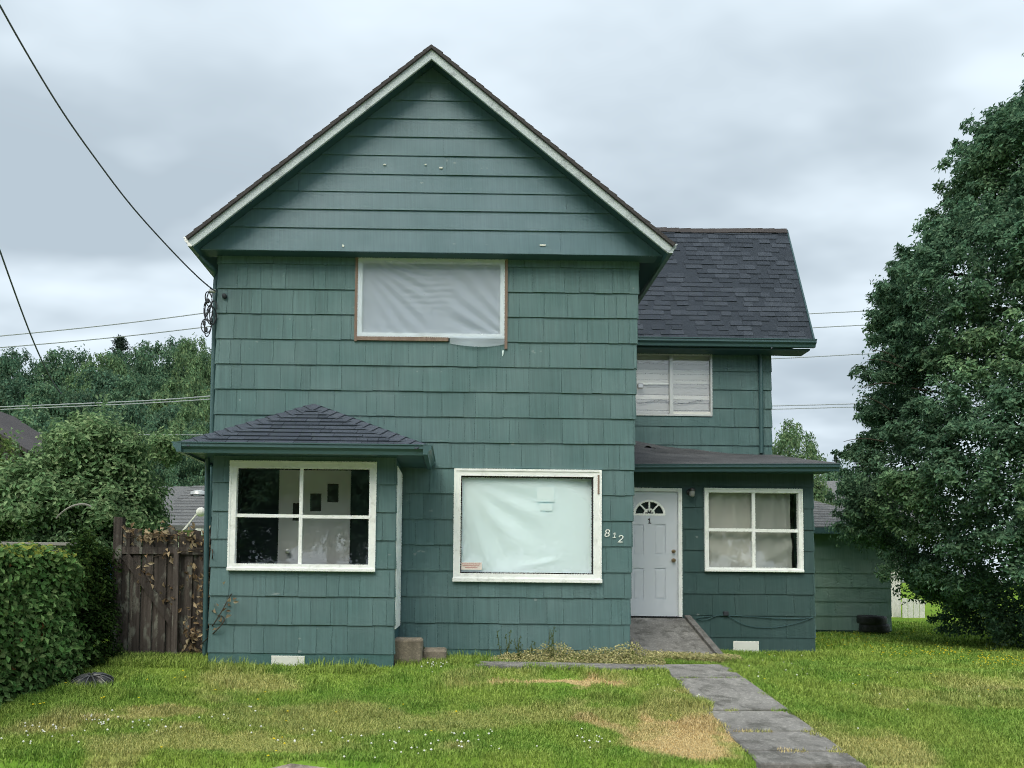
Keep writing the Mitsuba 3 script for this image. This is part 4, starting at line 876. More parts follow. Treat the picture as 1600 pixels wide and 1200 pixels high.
add(K + '__brace', hexa([a - nv + [0, -.012, 0], b - nv + [0, -.012, 0], b - nv + [0, .010, 0], a - nv + [0, .010, 0], a + nv + [0, -.012, 0], b + nv + [0, -.012, 0], b + nv + [0, .010, 0], a + nv + [0, .010, 0]]), 'old_wood', uvr=.2)
for i, (x, y) in enumerate(((1, 890), (1, 1030))): pass
k = 'leaning_stake'; p0, p1 = W(272, 1040, YF - .12), W(276, 858, YF - .09); lab(k, 'pale lichen-covered stake leaning against the dark board gate', 'stake')
add(k, hexa([p0 + [-.035, -.02, 0], p0 + [.04, -.02, 0], p0 + [.04, .02, 0], p0 + [-.035, .02, 0], p1 + [-.03, -.02, 0], p1 + [.035, -.02, 0], p1 + [.035, .02, 0], p1 + [-.03, .02, 0]]), 'old_wood', uvr=.95)
k = 'dead_vine'; lab(k, 'withered brown vine hanging over the board gate and against the house corner', 'vine')
lv, st = [], []
for (px, py, sx, sy, n, y) in ((240, 836, 26, 7, 80, YF - .07), (300, 838, 12, 8, 34, YF - .08), (205, 832, 5, 5, 12, YF - .06), (325, 925, 7, 40, 95, YF - .10), (312, 980, 14, 22, 45, YF - .10), (300, 900, 10, 26, 26, YF - .08), (228, 895, 5, 10, 16, YF - .07), (265, 930, 12, 14, 14, YF - .07), (262, 865, 14, 8, 14, YF - .07), (303, 1000, 8, 14, 40, YF - .09), (345, 960, 10, 14, 12, 9.6), (357, 940, 5, 12, 7, 9.55)):
    q = np.array([W(px + sx * rng.normal(), py + sy * rng.normal(), y + .05 * rng.normal()) for _ in range(n)])
    lv.append(leaves(q, rng.normal(size=(n, 3)) * .6 + [0, -1, .1], .075, rng, .5, .5, (.20, .14, .085), .5, (.62, .52, .36)))
for pts in (((196, 842), (240, 836), (290, 838), (322, 850), (330, 880)), ((240, 870), (285, 862), (326, 856)), ((326, 850), (332, 870), (328, 900), (330, 960), (318, 1010)), ((320, 985), (336, 972), (352, 945), (362, 928)), ((310, 1010), (338, 985), (350, 970), (345, 962))):
    st.append(tube(spline([W(x, y, YF - .09 if x < 331 else 9.58) for x, y in pts], 24), .007, 5))
(vf, c) = join(lv); add(k + '__foliage', vf, 'dry_leaf', color=c); add(k + '__stem', cat(st), 'bark')
# ribbed black dome on the grass
p = ghit(136, 1076); k = 'plastic_dome'; lab(k, 'small black ribbed plastic dome lying on the grass beside the hedge', 'plastic dome')
R = .235; dm = trimesh.creation.revolve([(0, .115), (.06, .112), (.12, .095), (.18, .06), (.225, .01), (.235, -.03)], sections=72); v = dm.vertices.copy()
th = np.arctan2(v[:, 1], v[:, 0]); rr = np.hypot(v[:, 0], v[:, 1]); v[:, 2] = v[:, 2] * .75 + .012 * np.sin(th * 12) * np.clip(rr / .12, 0, 1)
rot = trimesh.transformations.rotation_matrix(math.radians(12), [1, 0, 0])[:3, :3]; v = v @ rot.T
add(k + '__shell', (v + [p[0], p[1] + .1, G(p[0], p[1]) + .045], dm.faces), 'black_plastic', 50)
for t in np.arange(12) * math.pi / 6: pass
tv = []
for t in np.arange(12) * math.pi / 6 + .13:
    q = np.array([[r_ * math.cos(t), r_ * math.sin(t), z_ * .75 + .014] for r_, z_ in ((.03, .113), (.09, .105), (.15, .08), (.2, .04), (.232, -.01))]) @ rot.T + [p[0], p[1] + .1, G(p[0], p[1]) + .045]
    add(k + '__rib', tube(q, .007, 5), 'dome_rib')
# the hedge: its front face runs back from the lower left corner
def hedge():
    A, B = ghit(-75, 1126), ghit(100, 1063)
    A = B + (A - B) * 2.1
    out = []
    n = 2900
    u = rng.random(n) ** .92; u[-260:] = 1.0; P = []; O = []
    for j in range(n):
        base = A + (B - A) * u[j]; top = W(30, 862, 8.3)[2] - .03 - .02 + .03 * rng.normal()
        if u[j] > .965: top -= (u[j] - .965) * 4.0
        g = G(base[0], base[1]); s = rng.random()
        nrm = np.array([.93, -.36, 0.1]); 
        if s < .75: h = g + (top - g) * rng.random(); off = rng.normal() * .06 + .05 * math.sin(h * 5 + base[1] * 3); q = np.array([base[0], base[1], h]) + nrm * off
        else: q = np.array([base[0], base[1], top + .03 * rng.normal()]) - nrm * rng.random() * 1.2; nrm = np.array([.2, -.3, 1.0])
        if u[j] == 1.0: q = q - np.array([.93, -.36, 0]) * rng.random() * .8 + np.array([.1, .25, 0]) * rng.random(); nrm = np.array([.4, .9, .2])
        P.append(q); O.append(nrm)
    return np.array(P), np.array(O), A, B
P, O, A, B = hedge()
K = 'hedge'; lab(K, 'clipped ivy-leaved green hedge at the left edge of the lawn', 'hedge')
v, f, c = clumps(P, O, .14, 20, .072, rng, aspect=.62, col=(.070, .155, .048), var=.65, col2=(.26, .39, .15))
q = rng.choice(len(c) // 4, 900, replace=False)
hi = v.reshape(-1, 4, 3)[:, 0, 2] > W(30, 870, 8.3)[2]
cc = c.reshape(-1, 4, 3); cc[hi & (rng.random(len(hi)) < .35)] = [.27, .31, .07]; cc[rng.random(len(cc)) < .004] = [.16, .07, .03]
add(K + '__foliage', (v, f), 'leaf', color=c)
cored = np.array([.93, -.36, 0]); core = []
topz = W(30, 862, 8.3)[2] - .18
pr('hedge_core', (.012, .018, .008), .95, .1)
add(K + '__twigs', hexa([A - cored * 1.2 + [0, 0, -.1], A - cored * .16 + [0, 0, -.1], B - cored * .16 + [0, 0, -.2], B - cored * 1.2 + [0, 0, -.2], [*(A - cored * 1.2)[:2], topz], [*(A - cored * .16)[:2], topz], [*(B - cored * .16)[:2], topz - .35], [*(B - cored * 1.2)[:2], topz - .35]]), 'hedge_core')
# dark shrub between the hedge and the gate
def blob(centre, rx, ry, rz, n, r, per, size, col, col2, shell=.55, seed=0, noise_amp=.35, var=.4, gaps=0.0, flat=.75):
    d = rng.normal(size=(n, 3)); d /= np.linalg.norm(d, axis=1, keepdims=True)
    rad = (shell + (1 - shell) * rng.random(n)) * (1 + noise_amp * (meshkit.fbm(d * 2.3 + seed * 7.3, 3) - .5) * 2)
    keep = meshkit.noise(d * 3.7 + seed * 3.1 + 40) > gaps
    P = np.asarray(centre) + d * np.array([rx, ry, rz]) * rad[:, None]; return clumps(P[keep], d[keep], r, per, size, rng, flat=flat, col=col, col2=col2, var=var)
k = 'dark_shrub'; lab(k, 'dark evergreen shrub filling the gap between the hedge and the board gate', 'shrub')
o = W(132, 960, 9.9)
vf, c = join([blob(o + [0, 0, .33], .33, .5, .70, 380, .12, 30, .055, (.020, .045, .014), (.06, .10, .025), seed=3), blob(W(140, 1010, 9.6), .30, .4, .55, 200, .12, 30, .055, (.018, .04, .012), (.05, .09, .025), seed=4)])
add(k + '__foliage', vf, 'leaf', color=c); add(k + '__stem', cat([tube([o + [x, 0, -.8], o + [x * 2, .05, .3]], .02, 6) for x in (-.1, .03, .12)]), 'bark')
K = 'garden_fence_rail'; lab(K, 'grey weathered timber rail showing above the hedge at the left edge', 'fence')
a = rect_px((-60, 846), (115, 853), 10.9); add(K + '__cap_board', bev(a[0], a[2], 10.86, 11.02, a[1], a[3], .006), 'grey_wood')
a = rect_px((-60, 853.5), (110, 905), 10.95); add(K + '__fascia_board', box(a[0], a[2], 10.93, 10.96, a[1], a[3]), 'grey_wood')
add(K + '__post', box(a[2] - .12, a[2] - .02, 10.97, 11.05, -.3, a[3]), 'grey_wood')

# ================================================================ trees
rng = np.random.default_rng(41)
def trunk(base, top, r0, r1, n=8, wob=.05, sides=9):
    t = np.linspace(0, 1, n)[:, None]; p = base + (np.asarray(top) - base) * t + rng.normal(size=(n, 3)) * wob * np.sin(t * np.pi); p[0] = base
    return tube(p, r0 + (r1 - r0) * t[:, 0], sides)
def lumps(ells, n, lr, nc, cr, per, size, col, col2, shell=.72):
    """A crown of rounded lumps: leaf clumps over the outer side of each lump."""
    P, O = [], []
    for c, r in ells:
        for _ in range(n):
            d = rng.normal(size=3); d /= np.linalg.norm(d); d[2] = d[2] if d[2] > -.5 else -d[2]
            q = np.asarray(c) + d * np.asarray(r) * rng.uniform(shell, 1.0); k = lr * rng.uniform(.6, 1.25)
            e = rng.normal(size=(nc, 3)) + d * .9 + [0, 0, .5]; e /= np.linalg.norm(e, axis=1, keepdims=True)
            P.append(q + e * k * np.array([1, 1, .8])); O.append(e)
    return [clumps(np.vstack(P), np.vstack(O), cr, per, size, rng, col=col, col2=col2, var=.4)]
# the big dense tree on the right
K = 'broadleaf_tree'; lab(K, 'tall dense dark green evergreen tree reaching the ground at the right edge of the lawn', 'tree')
YT = 14.3
prof = [(1690, 60, 0), (1640, 130, 0), (1600, 172, 0), (1560, 205, 0), (1524, 225, 0), (1506, 275, 0), (1478, 325, 0), (1458, 375, 0), (1418, 412, 0), (1396, 460, 0), (1372, 505, 0), (1372, 560, 0), (1362, 600, 0), (1338, 650, 0), (1320, 700, 0), (1318, 770, 0), (1330, 840, 0), (1362, 885, 0), (1405, 920, 0), (1445, 950, 0), (1478, 980, 0), (1500, 1010, 0)]
AXP = 1690
zs = np.array([W(AXP, py, YT)[2] for _, py, _ in prof]); rs = np.array([(AXP - px) for px, _, _ in prof]) * YT / F * 0.885
tx, ty = W(AXP, 900, YT)[0], YT
def crown(n, sh0, sh1):
    z = rng.uniform(zs.min(), zs.max(), n * 3); rr = np.interp(z, zs[::-1], rs[::-1]); keep = rng.random(n * 3) < rr / rs.max(); z, rr = z[keep][:n], rr[keep][:n]
    a = rng.uniform(0, 2 * np.pi, len(z)); lump = meshkit.fbm(np.stack([np.cos(a) * 2.6, np.sin(a) * 2.6, z * .95], -1), 3)
    s = (sh0 + (sh1 - sh0) * rng.random(len(z)) ** .6) * (.80 + .42 * (lump - .1))
    P = np.stack([tx + np.cos(a) * rr * s, ty + np.sin(a) * rr * s, z], 1)
    hole = (meshkit.noise(P * 1.3 + 5) > .60) & (P[:, 2] > 3.0) & (P[:, 2] < 5.0) & (P[:, 0] > tx - 3.4)
    ok = ~(hole & (rng.random(len(P)) < .8)); O = np.stack([np.cos(a), np.sin(a), .35 + 0 * a], 1); return P[ok], O[ok]
P1, O1, R1 = [], [], []
def envelope(a, z):
    w = meshkit.fbm(np.stack([np.cos(a) * 1.7 + 3, np.sin(a) * 1.7, z * .75], -1), 3)
    return np.interp(z, zs[::-1], rs[::-1]) * (.72 + .56 * w)
for _ in range(1500):                                     # sprays: shoots that leave the crown and taper to a tip
    z = rng.uniform(zs.min() + .2, zs.max()); a = rng.uniform(np.pi * .7, np.pi * 2.15); rr = float(envelope(a, z))
    if rng.random() > (rr / rs.max()) ** .7 + .08: continue
    L = rng.uniform(.35, 1.05) * min(1, .3 + rr / 2.5); w0 = rng.uniform(.14, .30); s_ = max(rr - L * rng.uniform(.5, 1.0), 0)
    o = np.array([math.cos(a), math.sin(a), rng.uniform(-.1, 1.0)]) + rng.normal(size=3) * .3; o /= np.linalg.norm(o)
    q = np.array([tx + math.cos(a) * s_, ty + math.sin(a) * s_, z]); nq = int(5 + 14 * L); t = np.linspace(0, 1, nq)
    pp_ = q + o * (t * L)[:, None] + rng.normal(size=(nq, 3)) * (w0 * (1 - t) * .9 + .02)[:, None] * [1, 1, .7]
    hole = (meshkit.noise(pp_ * 1.3 + 5) > .60) & (pp_[:, 2] > 3.0) & (pp_[:, 2] < 5.4); ok = ~(hole & (rng.random(nq) < .8))
    P1.append(pp_[ok]); O1.append((np.tile(o, (nq, 1)) + rng.normal(size=(nq, 3)) * .5)[ok]); R1.append((w0 * (1.05 - .72 * t))[ok])
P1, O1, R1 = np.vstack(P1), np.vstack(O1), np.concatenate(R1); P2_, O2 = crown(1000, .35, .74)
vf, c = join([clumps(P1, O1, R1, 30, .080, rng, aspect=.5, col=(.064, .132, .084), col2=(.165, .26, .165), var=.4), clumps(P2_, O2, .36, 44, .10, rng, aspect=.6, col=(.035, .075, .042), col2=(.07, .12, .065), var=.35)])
Q = vf[0].reshape(-1, 4, 3)[:, 0]; cc = c.reshape(-1, 4, 3)
cc *= (.70 + .75 * meshkit.fbm(Q * 1.5, 2, 5))[:, None, None] * 1.22
yl_ = sst(.55, .8, meshkit.noise(Q * .8 + 9))[:, None, None]; cc *= 1 + yl_ * np.array([.20, .12, -.05])
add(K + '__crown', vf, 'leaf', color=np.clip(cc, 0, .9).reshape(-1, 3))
bz = float(G(tx, ty))
add(K + '__trunk', trunk(np.array([tx - .2, ty, bz - .1]), (tx, ty, 7.5), .26, .04, 12, .06), 'bark')
for j in range(16):
    z = rng.uniform(1.2, 6.5); a = rng.uniform(2.2, 5.6); rr = np.interp(z + .6, zs[::-1], rs[::-1]) * .9
    add(K + '__limb', trunk(np.array([tx - .1, ty, z]), (tx + math.cos(a) * rr, ty + math.sin(a) * rr, z + .9), .07, .012, 9, .10, 6), 'bark')
# bare twigs poking out on its left
tw = []
for (a, b) in (((1400, 560), (1362, 548)), ((1410, 575), (1355, 562)), ((1400, 600), (1345, 607)), ((1390, 640), (1340, 618)), ((1380, 690), (1318, 690))):
    p0, p1 = W(*a, 13.2), W(*b, 13.0); tw.append(tube(spline([p0, (p0 + p1) / 2 + [0, 0, .05], p1], 8), np.linspace(.012, .004, 8), 4))
for q in tw: add(K + '__bare_twig', q, 'bark')
# apple tree behind the gate
K = 'fruit_tree'; lab(K, 'bushy light green fruit tree behind the hedge and the board gate', 'tree')
def at(px, py, Y): return W(px, py, Y)
YA = 13.6
parts = [blob(at(150, 715, YA), .95, .9, .75, 330, .20, 36, .095, (.14, .245, .118), (.35, .46, .245), .5, 1), blob(at(60, 790, YA - .3), 1.35, 1.2, .95, 430, .22, 36, .095, (.13, .235, .11), (.33, .44, .235), .5, 2),
         blob(at(178, 800, YA), .95, 1.1, .85, 360, .20, 36, .095, (.13, .23, .11), (.32, .43, .23), .5, 5), blob(at(-60, 740, YA), 1.0, 1, .8, 200, .2, 36, .095, (.09, .155, .05), (.23, .30, .11), .5, 6), blob(at(95, 880, YA), 1.6, 1.2, .8, 420, .24, 36, .095, (.10, .18, .09), (.25, .35, .19), .5, 7), blob(at(265, 700, YA), .35, .4, .3, 50, .14, 26, .085, (.14, .245, .118), (.35, .46, .245), .3, 8)]
for (px, py, h) in ((150, 655, .5), (120, 672, .4), (185, 668, .45), (45, 655, .55), (205, 690, .5), (90, 680, .4), (272, 695, .4), (240, 725, .4), (25, 700, .4), (165, 640, .35)):
    b = at(px, py, YA); q = b + np.array([[rng.normal() * .05, rng.normal() * .05, t * h - .2 * h] for t in rng.random(26)]); parts.append(leaves(q, rng.normal(size=(26, 3)) + [0, -.4, .6], .085, rng, .5, .25, (.15, .26, .13), .3, (.35, .47, .28)))
vf, c = join(parts); add(K + '__crown', vf, 'leaf', color=c)
o = at(120, 960, YA); o[2] = G(o[0], o[1]) - .05
add(K + '__trunk', trunk(o, o + [.1, 0, 1.7], .13, .08), 'bark')
for e in ((150, 700), (60, 790), (215, 790), (20, 740), (215, 740)): add(K + '__limb', trunk(o + [.08, 0, 1.5], at(*e, YA), .055, .01, 9, .08, 6), 'bark')
add(K + '__dead_branch', tube(spline([at(88, 810, YA - 1.35), at(105, 795, YA - 1.4), at(125, 788, YA - 1.4), at(142, 792, YA - 1.35)], 12), np.linspace(.012, .02, 12), 5), 'grey_wood')

# wooded slope behind on the left
rng = np.random.default_rng(51)
def forest_crown(seed, n, col, col2):
    global rng
    rng = np.random.default_rng(seed)
    ps = lumps([((0, 0, .60), (.36, .36, .34)), ((.14, -.1, .40), (.32, .32, .26)), ((-.16, .05, .44), (.30, .30, .26))], 30, .15, 13, .055, 30, .027, col, col2)
    return join(ps)
kinds = [((.090, .180, .115), (.19, .28, .165)), ((.115, .205, .11), (.24, .33, .165)), ((.075, .155, .105), (.16, .235, .15))]  # leaf greens shifted bluish to stand in for distance haze
fc_ = []
for s, (a, b) in enumerate(kinds):
    (vv_, ff_), cc_ = forest_crown(100 + s, 260, a, b); fc_.append(mikit.ply((vv_, ff_), 'leaf', color=cc_))
tr_ = mikit.ply(tube([(0, 0, -.1), (.01, 0, .3), (0, 0, .75)], np.array([.028, .022, .006]), 8), 'bark', smooth=True)
T = mi.ScalarTransform4f
def plant(kind, px, py_top, Y, wpx, name, label, group=None):
    p = W(px, py_top, Y); g = float(G(p[0], Y)); h = p[2] - g; s = wpx * Y / F / .85
    k = num(name); M = T().translate([p[0], Y, g]).rotate([0, 0, 1], float(rng.uniform(0, 360))).scale([s, s, h])
    scene[k + '__crown'] = {**fc_[kind], 'to_world': M}; scene[k + '__trunk'] = {**tr_, 'to_world': M}; lab(k, label, 'tree', group)
rng = np.random.default_rng(52)
GRP = 'trees of the wooded slope on the left'; FT = {}; ORD = 'first second third fourth fifth sixth seventh eighth ninth tenth eleventh'.split()
for (px, py, Y, w, kd) in ((-30, 560, 70, 130, 0), (20, 566, 68, 110, 2), (75, 580, 74, 90, 0), (115, 560, 70, 120, 0), (160, 566, 66, 110, 1), (205, 562, 72, 120, 0), (248, 552, 68, 110, 0), (285, 552, 73, 110, 2), (312, 541, 66, 90, 1), (350, 560, 70, 120, 0), (400, 570, 72, 130, 2),
                           (10, 610, 52, 150, 2), (90, 615, 50, 150, 0), (165, 600, 54, 150, 2), (235, 600, 50, 140, 0), (300, 596, 48, 130, 1), (350, 620, 50, 140, 0), (200, 650, 40, 130, 2), (270, 655, 38, 130, 2), (320, 640, 36, 120, 1), (60, 660, 38, 150, 0), (250, 705, 30, 110, 2), (310, 690, 29, 110, 0)):
    i = FT.setdefault('n', 0); FT['n'] += 1
    row, j = ('skyline', i) if i < 11 else ('middle', i - 11) if i < 17 else ('lowest', i - 17)
    plant(kd, px, py, Y, w, 'forest_tree', f"{ORD[j]} tree from the left in the {row} row of the wooded slope, {('mid green', 'lighter yellow-green', 'darker blue-green')[kd]}", GRP)
for i, (x, y, h) in enumerate(((-34, -34, 15), (-24, -30, 13), (-16, -33, 14), (-8, -30, 13), (0, -34, 15), (8, -31, 13), (16, -33, 14), (24, -30, 13), (34, -34, 15))):
    k = num('street_tree'); M = T().translate([x, y, float(G(x, y))]).rotate([0, 0, 1], 50 * i).scale([h * 1.0, h * .9, h])
    scene[k + '__crown'] = {**fc_[i % 3], 'to_world': M}; scene[k + '__trunk'] = {**tr_, 'to_world': M}; lab(k, 'tree across the street, behind the viewer, mirrored in the window panes', 'tree', 'trees across the street')
plant(1, 1232, 672, 26, 120, 'young_tree', 'light green tree top just right of the wing downspout, above the low roof')
plant(0, 1290, 742, 46, 80, 'far_tree', 'dark green tree top showing under the right end of the low wing eave')
# conifers
def conifer(name, label, px, py, Y, py_base, wpx, seed, col):
    global rng
    rng = np.random.default_rng(seed); p = W(px, py, Y); zb_ = W(px, py_base, Y)[2]; g = float(G(p[0], Y)); h = p[2] - zb_; r = wpx * Y / F / 2
    k = num(name); lab(k, label, 'tree'); ls = []
    for t in np.linspace(0, 1, 15):
        nb = 5
        for j in range(nb):
            a = rng.uniform(0, 6.28); L = r * (1 - t) ** .6 * rng.uniform(.35, 1.2) + .10 * r; n = 30
            u = rng.random(n) ** .7; q = np.stack([p[0] + np.cos(a) * L * u + rng.normal(size=n) * .06 * r, Y + np.sin(a) * L * u + rng.normal(size=n) * .06 * r, zb_ + h * t + L * .35 * u - .12 * r + rng.normal(size=n) * .05 * r], 1)
            ls.append(leaves(q, rng.normal(size=(n, 3)) + [0, -.3, .6],   .17 * r, rng, .35, .2, col, .4))
    vf, c = join(ls); add(k + '__crown', vf, 'leaf', color=c); add(k + '__trunk', tube([(p[0], Y, g), (p[0], Y, p[2] - .1 * h)], np.array([.25, .04]), 7), 'bark')
conifer('conifer', 'dark spiky conifer rising above the wooded skyline left of the house', 189, 527, 76, 600, 60, 61, (.045, .070, .055))
conifer('conifer', 'faint pointed conifer top above the low wing roof beside the big tree', 1306, 712, 60, 760, 26, 62, (.03, .05, .035))
conifer('conifer', 'stubby dark treetop on the wooded skyline nearest the house', 235, 548, 74, 585, 22, 63, (.05, .075, .055))

# ================================================================ neighbouring buildings, tyres, cables
rng = np.random.default_rng(71)
K = 'garage'; lab(K, 'low teal shingled outbuilding with a dark roof, behind the house on the right', 'garage')
YGA = 19.2; xg0, xg1 = X_(1240, 900, YGA), X_(1391, 910, YGA); zg_t = Z_(1330, 832, YGA); 
add(K + '__wall', cat([box(xg0, xg1, YGA, YGA + .1, -.5, zg_t), box(xg1 - .1, xg1 - .003, YGA + .1, YGA + 5, -.5, zg_t)]), 'dark_teal')
yg = [Z_(1300, y, YGA) for y in (852.6, 873, 894, 916.6, 940.4, 962.5, 985)][::-1]; e5 = np.polyfit(np.arange(7), yg, 1); rows_g = e5[1] + e5[0] * np.arange(9)
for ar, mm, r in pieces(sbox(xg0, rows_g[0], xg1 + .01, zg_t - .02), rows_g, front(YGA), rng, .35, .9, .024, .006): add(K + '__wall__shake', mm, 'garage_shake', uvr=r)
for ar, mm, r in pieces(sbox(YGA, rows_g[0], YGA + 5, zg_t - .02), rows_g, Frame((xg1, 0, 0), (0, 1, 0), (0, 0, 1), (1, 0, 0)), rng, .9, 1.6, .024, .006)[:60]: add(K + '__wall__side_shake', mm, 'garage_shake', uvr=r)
ye = YGA - .45; ze = Z_(1330, 824, ye)
zrg = Z_(1272, 782, YGA + 2.0)
gr = np.array([(xg0 - .5, ye, ze), (xg1 + .5, ye, ze), (xg1 - 1.0, YGA + 2, zrg), (xg0 - .5, YGA + 2, zrg), (xg1 + .5, YGA + 4.4, ze), (xg0 - .5, YGA + 4.4, ze)]); gr = np.vstack([gr, gr - [0, 0, .1]])
add(K + '__roof', (gr, rf_ := np.array([[0, 1, 2], [0, 2, 3], [3, 2, 4], [3, 4, 5], [1, 4, 2], [6, 8, 7], [6, 9, 8], [9, 10, 8], [9, 11, 10], [0, 6, 7], [0, 7, 1], [1, 7, 10], [1, 10, 4]])), 'grey_roof', uvr=.2)
fr = tri_frame(gr[0], gr[1], gr[3]); hh_ = (gr[3] - fr.o) @ fr.v; wq = (gr[1] - fr.o) @ fr.u
gp = Polygon([(0, 0), (wq, 0), ((gr[2] - fr.o) @ fr.u, hh_), (0, hh_)])
for ar, mm, r in sorted(pieces(gp, np.linspace(0, hh_, 12), fr, rng, .3, .7, .014, .003), key=lambda t: -t[0])[:110]: add(K + '__roof__shingle', mm, 'grey_roof', uvr=r)
add(K + '__fascia', box(xg0 - .45, xg1 + .45, ye - .02, ye + .01, ze - .16, ze - .01), 'teal_trim')
add(K + '__soffit', box(xg0 - .4, xg1 + .4, ye + .012, YGA, ze - .13, ze - .10), 'dark_teal')
# house behind the garage
K = 'neighbour_house'; lab(K, 'neighbouring house with a grey-brown roof and white rake board, behind the outbuilding', 'house')
YN = 27.0; a, b = W(1225, 722, YN), W(1315, 792, YN); rd = W(1225, 752, YN + 3)
add(K + '__wall', box(W(1150, 800, YN)[0], W(1420, 800, YN)[0], YN + .6, YN + 8, -.4, W(1300, 800, YN)[2]), 'house_white')
q0, q1 = W(1262, 752, YN + .1), W(1420, 756, YN + .1); q2, q3 = W(1440, 815, YN), W(1310, 790, YN)
p_ = [W(1258, 751, YN + 3), W(1450, 753, YN + 3), W(1450, 826, YN), W(1318, 794, YN)]
add(K + '__roof', hexa([p_[3] - [0, 0, .12], p_[2] - [0, 0, .12], p_[1] - [0, 0, .12], p_[0] - [0, 0, .12], p_[3], p_[2], p_[1], p_[0]]), 'grey_roof', uvr=.8)
d = p_[3] - p_[0]
add(K + '__rake_board', hexa([p_[0] + [-.12, -.1, -.30], p_[0] + [.02, -.1, -.26], p_[0] + [.02, 0, -.26], p_[0] + [-.12, 0, -.30], p_[0] + [-.12, -.1, .02], p_[0] + [.02, -.1, .03], p_[0] + [.02, 0, .03], p_[0] + [-.12, 0, .02]]), 'house_white')
rk = np.array([p_[0] + [-.1, -.06, .0], p_[3] + [-.1, -.06, .0]])
add(K + '__rake_board', hexa([rk[0] + [0, 0, -.28], rk[1] + [0, 0, -.28], rk[1] + [0, .05, -.28], rk[0] + [0, .05, -.28], rk[0] + [0, 0, .03], rk[1] + [0, 0, .03], rk[1] + [0, .05, .03], rk[0] + [0, .05, .03]]), 'house_white')
K = 'white_fence'; lab(K, 'sliver of pale fence seen under the big tree at the far end of the yard', 'fence')
for j in range(4):
    x = W(1410 + j * 9, 940, 27)[0]; add(K + '__board', bev(x, x + .18, 27, 27.03, -.3, W(1420, 936, 27)[2] + .02 * rng.normal(), .004), 'house_white')
add(K + '__rail', box(W(1408, 940, 27)[0], W(1448, 940, 27)[0], 27.032, 27.07, W(1420, 942, 27)[2] - .05, W(1420, 942, 27)[2] + .03), 'house_white')
# back yard: tan bare bank behind the outbuilding
# house roof at the left edge
K = 'brown_roof_house'; lab(K, 'neighbouring house at the left edge with a sloping brown roof, mostly behind the fruit tree', 'house')
YB = 20.0; p0, p1, p2 = W(-60, 590, YB), W(42, 702, YB), W(-60, 702, YB)
add(K + '__roof', hexa([p0 + [-1.5, 0, -.1], p1 + [0, 0, -.1], p1 + [-.5, 5, 0.0], p0 + [-1.5, 5, -.1], p0 + [-1.5, 0, 0], p1, p1 + [-.5, 5, .1], p0 + [-1.5, 5, 0]]), 'brown_shingle', uvr=.2)
add(K + '__wall', extr(Polygon([(p0[0] - 1.5, p0[2] - .12), (p1[0] - .3, p1[2] - .05), (p1[0] - .3, -.3), (p0[0] - 1.5, -.3)]), front(YB + .6), 0, .3), 'brown_shingle', uvr=.5)
q0, q1, q2, q3 = W(-60, 600, YB + .02), W(38, 702, YB + .02), W(38, 640, YB + 6), W(-60, 560, YB + 6)
# grey roof behind the gate
K = 'grey_roof_house'; lab(K, 'neighbouring house with a grey shingled roof and roof vent, seen between fruit tree and porch', 'house')
YV = 22.0; a0, a1 = W(225, 822, YV), W(350, 822, YV); b0, b1 = W(225, 759, YV + 4), W(350, 761, YV + 4)
add(K + '__roof', hexa([a0 - [0, 0, .12], a1 - [0, 0, .12], b1 - [0, 0, .12], b0 - [0, 0, .12], a0, a1, b1, b0]), 'grey_roof', uvr=.3)
fr = tri_frame(a0, a1, b0); gp = sbox(0, 0, np.linalg.norm(a1 - a0), (b0 - a0) @ fr.v)
for ar, mm, r in pieces(gp, np.linspace(0, (b0 - a0) @ fr.v, 15), fr, rng, .4, .9, .02, .004): add(K + '__roof__shingle', mm, 'grey_roof', uvr=r * .7)
add(K + '__wall', box(a0[0] + .3, a1[0] + 2, YV + .5, YV + 4, -.3, a0[2] + .1), 'house_white')
add(K + '__fascia', hexa([W(283, 830, YV - .6), W(309, 803, YV - .6), W(309, 803, YV - .5), W(283, 830, YV - .5), W(290, 834, YV - .6) + [0, 0, .14], W(313, 800, YV - .6) + [0, 0, .1], W(313, 800, YV - .5) + [0, 0, .1], W(290, 834, YV - .5) + [0, 0, .14]]), 'house_white')
pv = W(311, 771, YV + 3.0); add(K + '__roof_vent', lathe([(0, -.3), (.2, -.3), (.2, -.05), (.28, -.05), (.26, .05), (.12, .10), (0, .11)], pv, n=18), 'aluminium', 40)
pv = W(314, 800, YV - .8); add(K + '__vent_cap', trimesh.creation.icosphere(2, .13).apply_translation(pv), 'house_white', True)
add(K + '__pipe', tube([W(312, 836, YV - .8), W(312, 826, YV - .8)], .11, 10), 'house_white')
k = 'blue_tarp'; lab(k, 'blue tarp scrap hanging behind the fence between shrub and gate', 'tarp')
def tarp(gx, gz, U, V): return gx, 12.6 + .06 * np.sin(gx * 13 + gz * 4), gz
p, q = W(164, 905, 12.6), W(174, 880, 12.6); add(k, grid_sheet(p[0], p[2], q[0] + .1, q[2], 16, 20, tarp), 'tarp_blue', True)
k = 'white_shed'; lab(k, 'white clapboard shed corner glimpsed between the dark shrub and the board gate', 'shed')
p, q = W(150, 965, 17), W(185, 925, 17)
for j in range(6):
    z0_, z1_ = p[2] + (q[2] - p[2]) * j / 6, p[2] + (q[2] - p[2]) * (j + 1) / 6; add(k + '__board', hexa([(p[0] - .4, 17 - .03, z0_), (q[0] + .5, 17 - .03, z0_), (q[0] + .5, 17.03, z0_), (p[0] - .4, 17.03, z0_), (p[0] - .4, 17 - .005, z1_ - .004), (q[0] + .5, 17 - .005, z1_ - .004), (q[0] + .5, 17.03, z1_ - .004), (p[0] - .4, 17.03, z1_ - .004)]), 'house_white')
